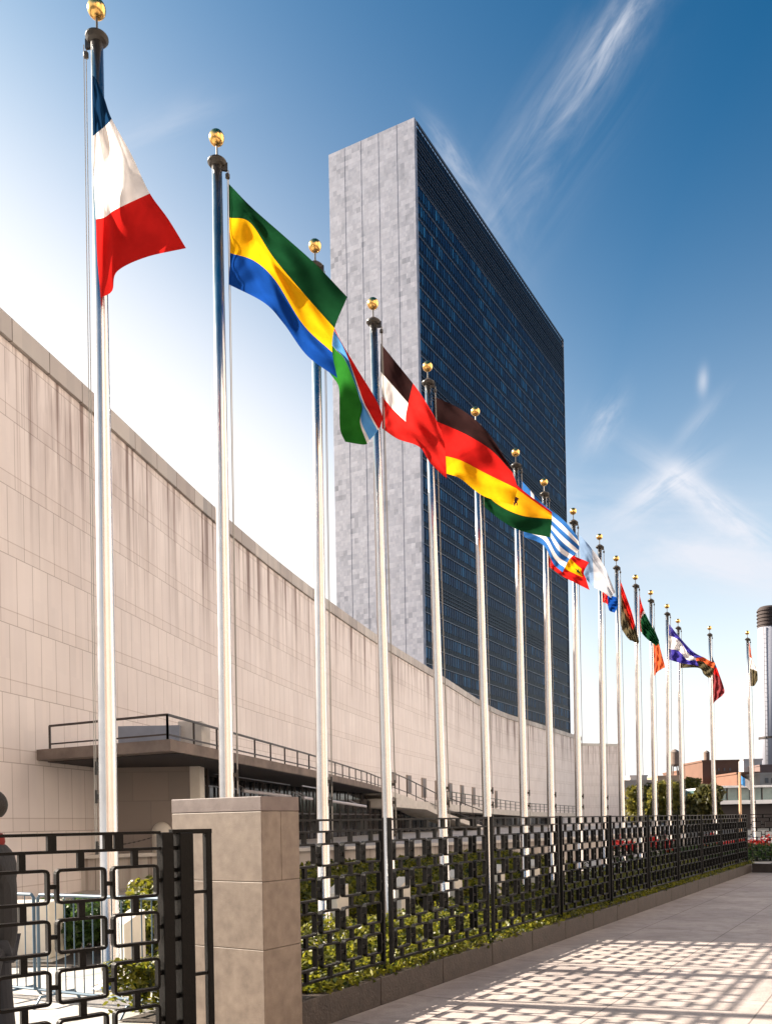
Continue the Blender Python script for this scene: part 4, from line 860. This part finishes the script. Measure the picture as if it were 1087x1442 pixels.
# ------------------------------------------------------------------ distant buildings beyond the far fence
def brickm(name, c): return mat(name, c, .8, var=.12, vscale=.3)
def bld(name, label, x0, x1, ytop, Z, mt, wins=(), depth=20, zb=0, name2='wall', cat='building', roofm=None):
    a = P(x0, ytop, Z); b_ = P(x1, ytop, Z); r = thing(name, label, cat, ((a.x + b_.x) / 2, Z, 0)); zt = P((x0 + x1) / 2, ytop, Z).z
    m = MB(); m.box(((a.x + b_.x) / 2, Z + depth / 2, (zt + zb) / 2), (b_.x - a.x, depth, zt - zb)); o = m.build(name2, mt, r); local(o, r.location)
    m = MB(); m.box(((a.x + b_.x) / 2, Z + depth / 2, zt + .3), (b_.x - a.x + .5, depth + .5, .6)); o = m.build('parapet', roofm or mt, r); local(o, r.location)
    for wx0, wx1, wy0, wy1 in wins:
        p = P(wx0, wy0, Z - .1); q = P(wx1, wy1, Z - .1); m = MB(); m.box(((p.x + q.x) / 2, Z - .05, (p.z + q.z) / 2), (q.x - p.x, .3, p.z - q.z)); o = m.build('window', M_farwin, r); local(o, r.location)
    return r
M_farwin = mat('far_window', (.10, .09, .09), .3); M_brick = brickm('brown_brick', (.13, .065, .042)); M_peach = brickm('peach_stucco', (.38, .27, .19)); M_beige = brickm('beige_brick', (.42, .35, .30)); M_grey = brickm('grey_stone', (.45, .42, .41))
M_greenglass = mat('green_glass', (.05, .13, .13), .15, var=.5, vscale=.25, col2=(.20, .30, .30)); M_white = mat('white_spandrel', (.66, .68, .70), .5)
bld('stone_building', 'pale stone building with small windows behind the trees, right of the hall', 868, 918, 1101, 330, M_beige, [(x, x + 3, y, y + 5) for x in (884, 892, 900, 908) for y in (1107, 1118, 1129)])
bld('stone_building', 'small pinkish rooftop block above the pale stone building', 887, 911, 1094, 345, M_grey)
pb = bld('stucco_building', 'low peach building behind the trees', 926, 990, 1094, 380, M_peach, [(x, x + 3, 1099, 1104) for x in (950, 958, 966, 974, 982)])
bld('rooftop_shed', 'brown roof structure on the peach building between the water tank and the brick block', 954, 977, 1087, 385, M_brick, cat='roof shed')
bb = bld('brick_building', 'brown brick block with a small turret, beyond the low glass building', 989, 1040, 1073, 280, M_brick, [(1003 + 8 * k, 1005 + 8 * k, 1082, 1086) for k in range(4)])
bld('concrete_building', 'pale grey block behind the last flagpole', 1047, 1073, 1071, 340, M_grey)
bld('brick_building', 'dark brown building at the right edge below the chimney', 1070, 1110, 1079, 330, brickm('dark_brick', (.14, .09, .08)))
bld('beige_building', 'beige building at the right edge with a row of dark windows', 1070, 1125, 1091, 250, M_beige, [(1077 + 9 * k, 1082 + 9 * k, 1096, 1103) for k in range(3)])
bld('brick_building', 'low orange brick building between brown block and beige building', 1040, 1071, 1090, 260, brickm('orange_brick', (.17, .08, .05)))
def tank(px, y0, y1, w, Z, label, legs=True, yb=1100):
    c = P(px, y1, Z); t = P(px, y0, Z); r = w / FP * Z / 2; th = thing('water_tank', label, 'water tank', (c.x, c.y, P(px, yb, Z).z)); zb = P(px, yb, Z).z
    m = MB(); m.lathe([(r, c.z - zb), (r * 1.02, (t.z - zb) - r * .9), (r * 1.1, (t.z - zb) - r * .88)], n=16); m.lathe([(r * .5, c.z - zb - r * .5), (r, c.z - zb)], n=16); m.build('tank', mat('tank_wood', (.16, .11, .085), .8, var=.3), th)
    m = MB(); m.lathe([(r * 1.12, t.z - zb - r * .88), (r * .6, t.z - zb - r * .3), (.05, t.z - zb)], n=16); m.build('roof', M_conc_dark, th)
    if legs:
        for sx in (-1, 1):
            for sy in (-1, 1): m = MB(); m.bar((sx * r * .8, sy * r * .8, 0), (sx * r * .6, sy * r * .6, c.z - zb), .35, .35); m.build('leg', M_rail, th)
tank(950.5, 1055, 1077, 12, 375, 'wooden rooftop water tank on legs above the trees', yb=1092)
tank(995, 1057, 1071, 8, 286, 'small round turret tank on the brown brick block', legs=False, yb=1073)
m = MB(); c = P(995, 1073, 286); a = c.copy()
# chimney
cz = P(1081, 855, 420); rr = 13.5 / FP * 420; ch = thing('smokestack', 'tall pale round smokestack with a dark top at the right edge', 'chimney', (cz.x, cz.y, 0))
zc1 = P(1081, 884, 420).z; m = MB(); m.lathe([(rr * 1.05, 0), (rr, zc1)], n=40); m.build('shaft', mat('pale_chimney', (.27, .275, .32), .7, var=.08, vscale=.05), ch, smooth=True)
m = MB()
for sx in (-.5, .5): m.bar((-rr * .75 + sx, -rr * .8, 0), (-rr * .70 + sx, -rr * .78, zc1), .18, .18)
for k in range(int(zc1 / 2.2)): m.bar((-rr * .75 - .5, -rr * .8, k * 2.2), (-rr * .75 + .5, -rr * .8, k * 2.2), .12, .12)
m.build('ladder', M_rail, ch)
m = MB(); m.lathe([(rr * 1.03, zc1), (rr * 1.0, cz.z - 1), (rr * .8, cz.z)], n=40)
for k in range(5): z = zc1 + (cz.z - zc1) * (.1 + .17 * k); m.lathe([(rr * 1.1, z), (rr * 1.1, z + .4)], n=30)
m.build('dark_top', mat('sooty_top', (.035, .022, .02), .8), ch)
m = MB(); zz = P(1081, 1041, 420).z; m.lathe([(rr * 1.12, zz), (rr * 1.12, zz + 1)], n=40); m.build('band', M_rail, ch)
# low glass building
Zg = 110; gb = thing('glass_building', 'low modern building with a strip of green glass and white spandrel beyond the far fence', 'building', P(1060, 1150, Zg)); gb.location.z = 0; GLc = gb.location.copy()
def slabp(x0, x1, y0, y1, Z, dep, name, mt):
    a = P(x0, y0, Z); b_ = P(x1, y1, Z); m = MB(); m.box(((a.x + b_.x) / 2, Z + dep / 2, (a.z + b_.z) / 2), (b_.x - a.x, dep, a.z - b_.z)); o = m.build(name, mt, gb); local(o, GLc); return o
za = P(1007, 1107, Zg)
def gz(y): return EYE + (CY - TH * (1060 - CX) - y) * Zg / FP
xL = P(1007, 1110, Zg).x; xR = xL + 40
for z0, z1, off, nm_, mt in ((gz(1109.5), gz(1106.5), -.8, 'roof_edge', M_white), (gz(1127), gz(1109.6), 0, 'green_glazing', M_greenglass), (gz(1132.5), gz(1127.1), -.5, 'spandrel', M_white), (0, gz(1132.6), .4, 'ground_floor', M_darkint)):
    m = MB(); m.box(((xL + xR) / 2, Zg + off + 6, (z0 + z1) / 2), (xR - xL, 12, z1 - z0)); o = m.build(nm_, mt, gb); local(o, GLc)
m = MB()
for k in range(26): x = xL + 1.5 * k; m.box((x, Zg - .08, (gz(1127) + gz(1109.6)) / 2), (.10, .2, gz(1109.6) - gz(1127) - .02))
o = m.build('mullions', M_rail, gb); local(o, GLc)
# thin post with pale blue flag
c = P(1043, 1175, 45); pp = thing('post', 'thin orange-brown post with a small blue and white flag, before the glass building', 'post', (c.x, c.y, 0)); h = P(1040, 1088, 45).z
m = MB(); m.tube([(0, 0, 0), (0, 0, h)], [.09, .06], 10); m.build('shaft', mat('tan_paint', (.48, .30, .18), .5), pp)
m = MB(); NU = 10; rows_ = []
for a in range(NU):
    u0, u1 = a / NU, (a + 1) / NU; f0 = lambda u: Vector((.06 + .45 * u, .08 * math.sin(u * 6), h - .15 - .35 * u)); g_ = .45
    m.face([f0(u0), f0(u1), f0(u1) - Vector((0, 0, g_)), f0(u0) - Vector((0, 0, g_))], m=0 if a < 5 else 1)
o = m.build('flag', [CL['lblue'], CL['white']], fixn=False); o.location = pp.location; tag(o, 'small blue and white flag on the thin post before the glass building', 'flag')

# trees
def tree(px, ytop, ybot, w, Z, nl, label, mt, ls=.42):
    t = P(px, ytop, Z); Wd = w / FP * Z; zt = t.z; r = thing('tree', label, 'tree', (t.x, t.y, 0), 'trees beyond the hall'); zb = max(1.2, P(px, ybot, Z).z)
    nc = 22; cen = []
    for k in range(nc):
        a = random.uniform(0, 6.28); q = random.random() ** .6; zz = random.uniform(0, 1)
        rr_ = Wd * .42 * q * (1 - .35 * zz); cen.append((rr_ * math.cos(a), rr_ * math.sin(a), zb + (zt - zb) * (.05 + .78 * zz), Wd * random.uniform(.15, .26)))
    pts = []
    for k in range(nl):
        c = random.choice(cen); v = Vector((random.gauss(0, 1), random.gauss(0, 1), random.gauss(0, 1))).normalized() * (random.random() ** .4) * c[3]
        pts.append((c[0] + v.x, c[1] + v.y, min(zt, c[2] + v.z * .9)))
    leaves('crown', pts, .4, ls, mt, parent=r)
    m = MB(); m.tube([(0, 0, 0), (.1, 0, zb * .6), (0, .1, zb + (zt - zb) * .5)], [.32, .24, .08], 10)
    for c in cen[:9]: m.tube([(0, 0, zb * .7), (c[0] * .4, c[1] * .4, (zb + c[2]) / 2), (c[0], c[1], c[2])], [.12, .08, .03], 6)
    m.build('trunk', M_bark, r)
tree(892, 1105, 1165, 44, 165, 2600, 'small yellow-green tree just right of the end of the hall', M_tree)
tree(912, 1096, 1165, 52, 185, 3600, 'tree with dark crown in front of the pale stone building', M_tree2)
tree(938, 1098, 1165, 62, 150, 4200, 'sunlit yellow-green tree left of the water tank', M_tree)
tree(966, 1095, 1165, 62, 175, 4200, 'rounded tree below the water tank', M_tree)
tree(985, 1106, 1175, 66, 104, 4600, 'darker tree beside the low glass building', M_tree2)
tree(928, 1118, 1162, 30, 130, 2400, 'low bushy tree between the two tall ones', M_tree)
# shrubs and red blooms behind the far fence
n = 16000; t = rng.random(n); s = rng.random(n); hx = cornerpt.x + t * 12 - 2; hy = cornerpt.y + 1.0 + s * 2.2 - .55 * (t * 12 - 2) * .0 + 4.5
o = leaves('shrub_border', np.stack([hx + 1.5, hy, (.25 + .5 * bump2(hx, hy)) * rng.random(n) ** .5], 1), .7, .07, M_leafdark, 'stuff'); tag(o, 'dark green border of low shrubs behind the far fence', 'shrubs')
def redplant(px, y, Z, n_, w, h, lab):
    c = P(px, y, Z); r = thing('red_flower_clump', lab, 'flowers', (c.x, c.y, 0), 'clumps of red flowers behind the fence')
    q = rng.normal(size=(n_, 3)) * np.array([w * .4, .12, h * .35]); q[:, 2] += c.z; leaves('blooms', q, .3, .075, M_red, parent=r, aspect=1.0)
    m = MB()
    for k in range(6): m.tube([(random.uniform(-w, w) * .2, 0, 0), (random.uniform(-w, w) * .4, 0, c.z)], .01, 5)
    m.build('stem', M_bark, r); k = rng.normal(size=(160, 3)) * np.array([w * .4, .12, c.z * .22]); k[:, 2] += c.z * .5; leaves('leaf_mass', k, .4, .07, M_leafdark, parent=r)
RP = [(868, 1187, 24, .28, .3, 'left of the hall end post'), (877, 1190, 24, .2, .25, 'left end of the row'), (888, 1192, 24.5, .16, .2, 'second from the left end')]
for i, (px, y, w, h, lab) in enumerate([(868, 1188, .30, .22, 'furthest left, seen through the long fence'), (888, 1192, .16, .18, 'small, second from the left through the long fence'), (920, 1187, .16, .3, 'third from the left through the long fence'), (940, 1190, .12, .3, 'narrow, just left of the fifteenth pole'),
      (997, 1187, .30, .45, 'tall, just left of the pole before the last'), (1010, 1188, .2, .4, 'just right of the pole before the last'), (1022, 1190, .36, .2, 'low, halfway between the last two poles'), (1031, 1197, .16, .5, 'drooping lowest of all'), (1038, 1187, .22, .3, 'small round, left of the last pole'), (1048, 1189, .34, .25, 'beside the last pole on its left'), (1066, 1189, .4, .2, 'low, right of the last pole'), (1080, 1188, .45, .55, 'largest, at the right edge')]):
    redplant(px, y, 34 if px > 960 else 27, 130, w, h, 'clump of bright red flowers, ' + lab)

# ------------------------------------------------------------------ person behind the gate at the left edge
def skin_body(name, joints, edges, mt, parent=None, sub=2):
    me = bpy.data.meshes.new(name); me.from_pydata([j[0] for j in joints], edges, []); o = bpy.data.objects.new(name, me); scn.collection.objects.link(o)
    o.modifiers.new('s', 'SKIN'); me.skin_vertices[0].data[0].use_root = True
    for k, j in enumerate(joints): rr = j[1]; me.skin_vertices[0].data[k].radius = rr if isinstance(rr, tuple) else (rr, rr)
    md = o.modifiers.new('d', 'SUBSURF'); md.levels = sub; md.render_levels = sub; me.materials.append(mt)
    if parent: o.parent = parent
    return o
M_coat = mat('dark_coat', (.012, .012, .014), .8, bump=.3, bscale=30); M_skin = mat('skin', (.42, .22, .15), .5); M_hair = mat('dark_hair', (.012, .009, .008), .7, bump=.5, bscale=80); M_scarf = mat('red_scarf', (.16, .012, .010), .9); M_trous = mat('dark_trousers', (.02, .022, .03), .8)
hc = P(-15, 1141, 5.9)
per_ = thing('person', 'person in dark coat and red scarf at the left edge behind the gate', 'person', (hc.x, hc.y, 0)); per_.rotation_euler = (0, 0, R(-80)); hz = hc.z
J = [((0, 0, 1.02), (.15, .12)), ((0, 0, 1.25), (.16, .12)), ((0, 0, 1.48), (.17, .12)), ((0, 0, 1.62), (.065, .065)), ((0, -.02, hz), (.085, .10)),
     ((.19, 0, 1.52), .05), ((.25, -.02, 1.24), .034), ((.24, -.14, 1.0), .03), ((-.19, 0, 1.52), .05), ((-.25, -.02, 1.24), .034), ((-.24, -.14, 1.0), .03),
     ((.10, 0, .94), .095), ((.11, -.02, .52), .065), ((.11, .02, .09), .045), ((.11, -.14, .05), .04), ((-.10, 0, .94), .095), ((-.11, .03, .52), .065), ((-.11, .08, .09), .045), ((-.11, -.06, .05), .04), ((0, -.02, hz + .07), (.075, .09))]
E_ = [(0, 1), (1, 2), (2, 3), (3, 4), (2, 5), (5, 6), (6, 7), (2, 8), (8, 9), (9, 10), (0, 11), (11, 12), (12, 13), (13, 14), (0, 15), (15, 16), (16, 17), (17, 18), (4, 19)]
skin_body('body', J, E_, M_skin, per_)
JC = [((0, 0, .78), (.22, .18)), ((0, 0, 1.05), (.21, .18)), ((0, 0, 1.28), (.21, .18)), ((0, 0, 1.49), (.20, .17)), ((0, 0, 1.60), (.105, .10)), ((.20, 0, 1.50), .11), ((.25, -.02, 1.24), .105), ((.24, -.14, .98), .085), ((-.20, 0, 1.50), .11), ((-.25, -.02, 1.24), .105), ((-.24, -.14, .98), .085)]
skin_body('coat', JC, [(0, 1), (1, 2), (2, 3), (3, 4), (3, 5), (5, 6), (6, 7), (3, 8), (8, 9), (9, 10)], M_coat, per_)
JT = [((0, 0, .95), (.15, .12)), ((.10, 0, .86), .105), ((.11, -.02, .52), .078), ((.11, .02, .10), .06), ((-.10, 0, .86), .105), ((-.11, .03, .52), .078), ((-.11, .08, .10), .06)]
skin_body('trousers', JT, [(0, 1), (1, 2), (2, 3), (0, 4), (4, 5), (5, 6)], M_trous, per_)
m = MB(); prof = [(max(.002, .108 * math.sin(math.pi * k / 14)), hz + .035 - .11 * math.cos(math.pi * k / 14)) for k in range(3, 15)]; m.lathe(prof, (0, .012, 0), 20); m.build('hair', M_hair, per_, smooth=True)
m = MB(); m.lathe([(.088, 1.58), (.098, 1.61), (.092, 1.65), (.08, 1.67), (.06, 1.67)], n=18); m.build('scarf', M_scarf, per_, smooth=True)
m = MB(); m.lathe([(.004, 0), (.014, .008), (.011, .03), (.003, .045)], (0, -.118, hz - .02), 8); m.build('nose', M_skin, per_, smooth=True)
for sx in (-1, 1):
    m = MB(); m.lathe([(.003, -.03), (.018, -.015), (.02, .01), (.006, .03)], (sx * .088, 0, hz), 8); m.build('ear', M_skin, per_, smooth=True)
    m = MB(); m.lathe([(.002, -.008), (.010, 0), (.002, .008)], (sx * .032, -.098, hz + .01), 8); m.build('eye', M_hair, per_, smooth=True)
for sx in (-1, 1):
    hnd = []
    m = MB(); bx = sx * .24
    for k, (dx, L_) in enumerate(((-.03, .07), (-.01, .08), (.01, .075), (.03, .06))):
        m.tube([(bx + dx * .8, -.15, .95), (bx + dx, -.165, .95 - L_ * .5), (bx + dx, -.15, .95 - L_)], [.010, .009, .007], 7)
    m.tube([(bx - sx * .03, -.16, .985), (bx - sx * .05, -.18, .95), (bx - sx * .05, -.185, .93)], [.011, .010, .008], 7)
    m.box((bx, -.148, .975), (.075, .03, .08)); m.build('hand', M_skin, per_, bevel=.01)

# ------------------------------------------------------------------ render settings
scn.render.engine = 'CYCLES'
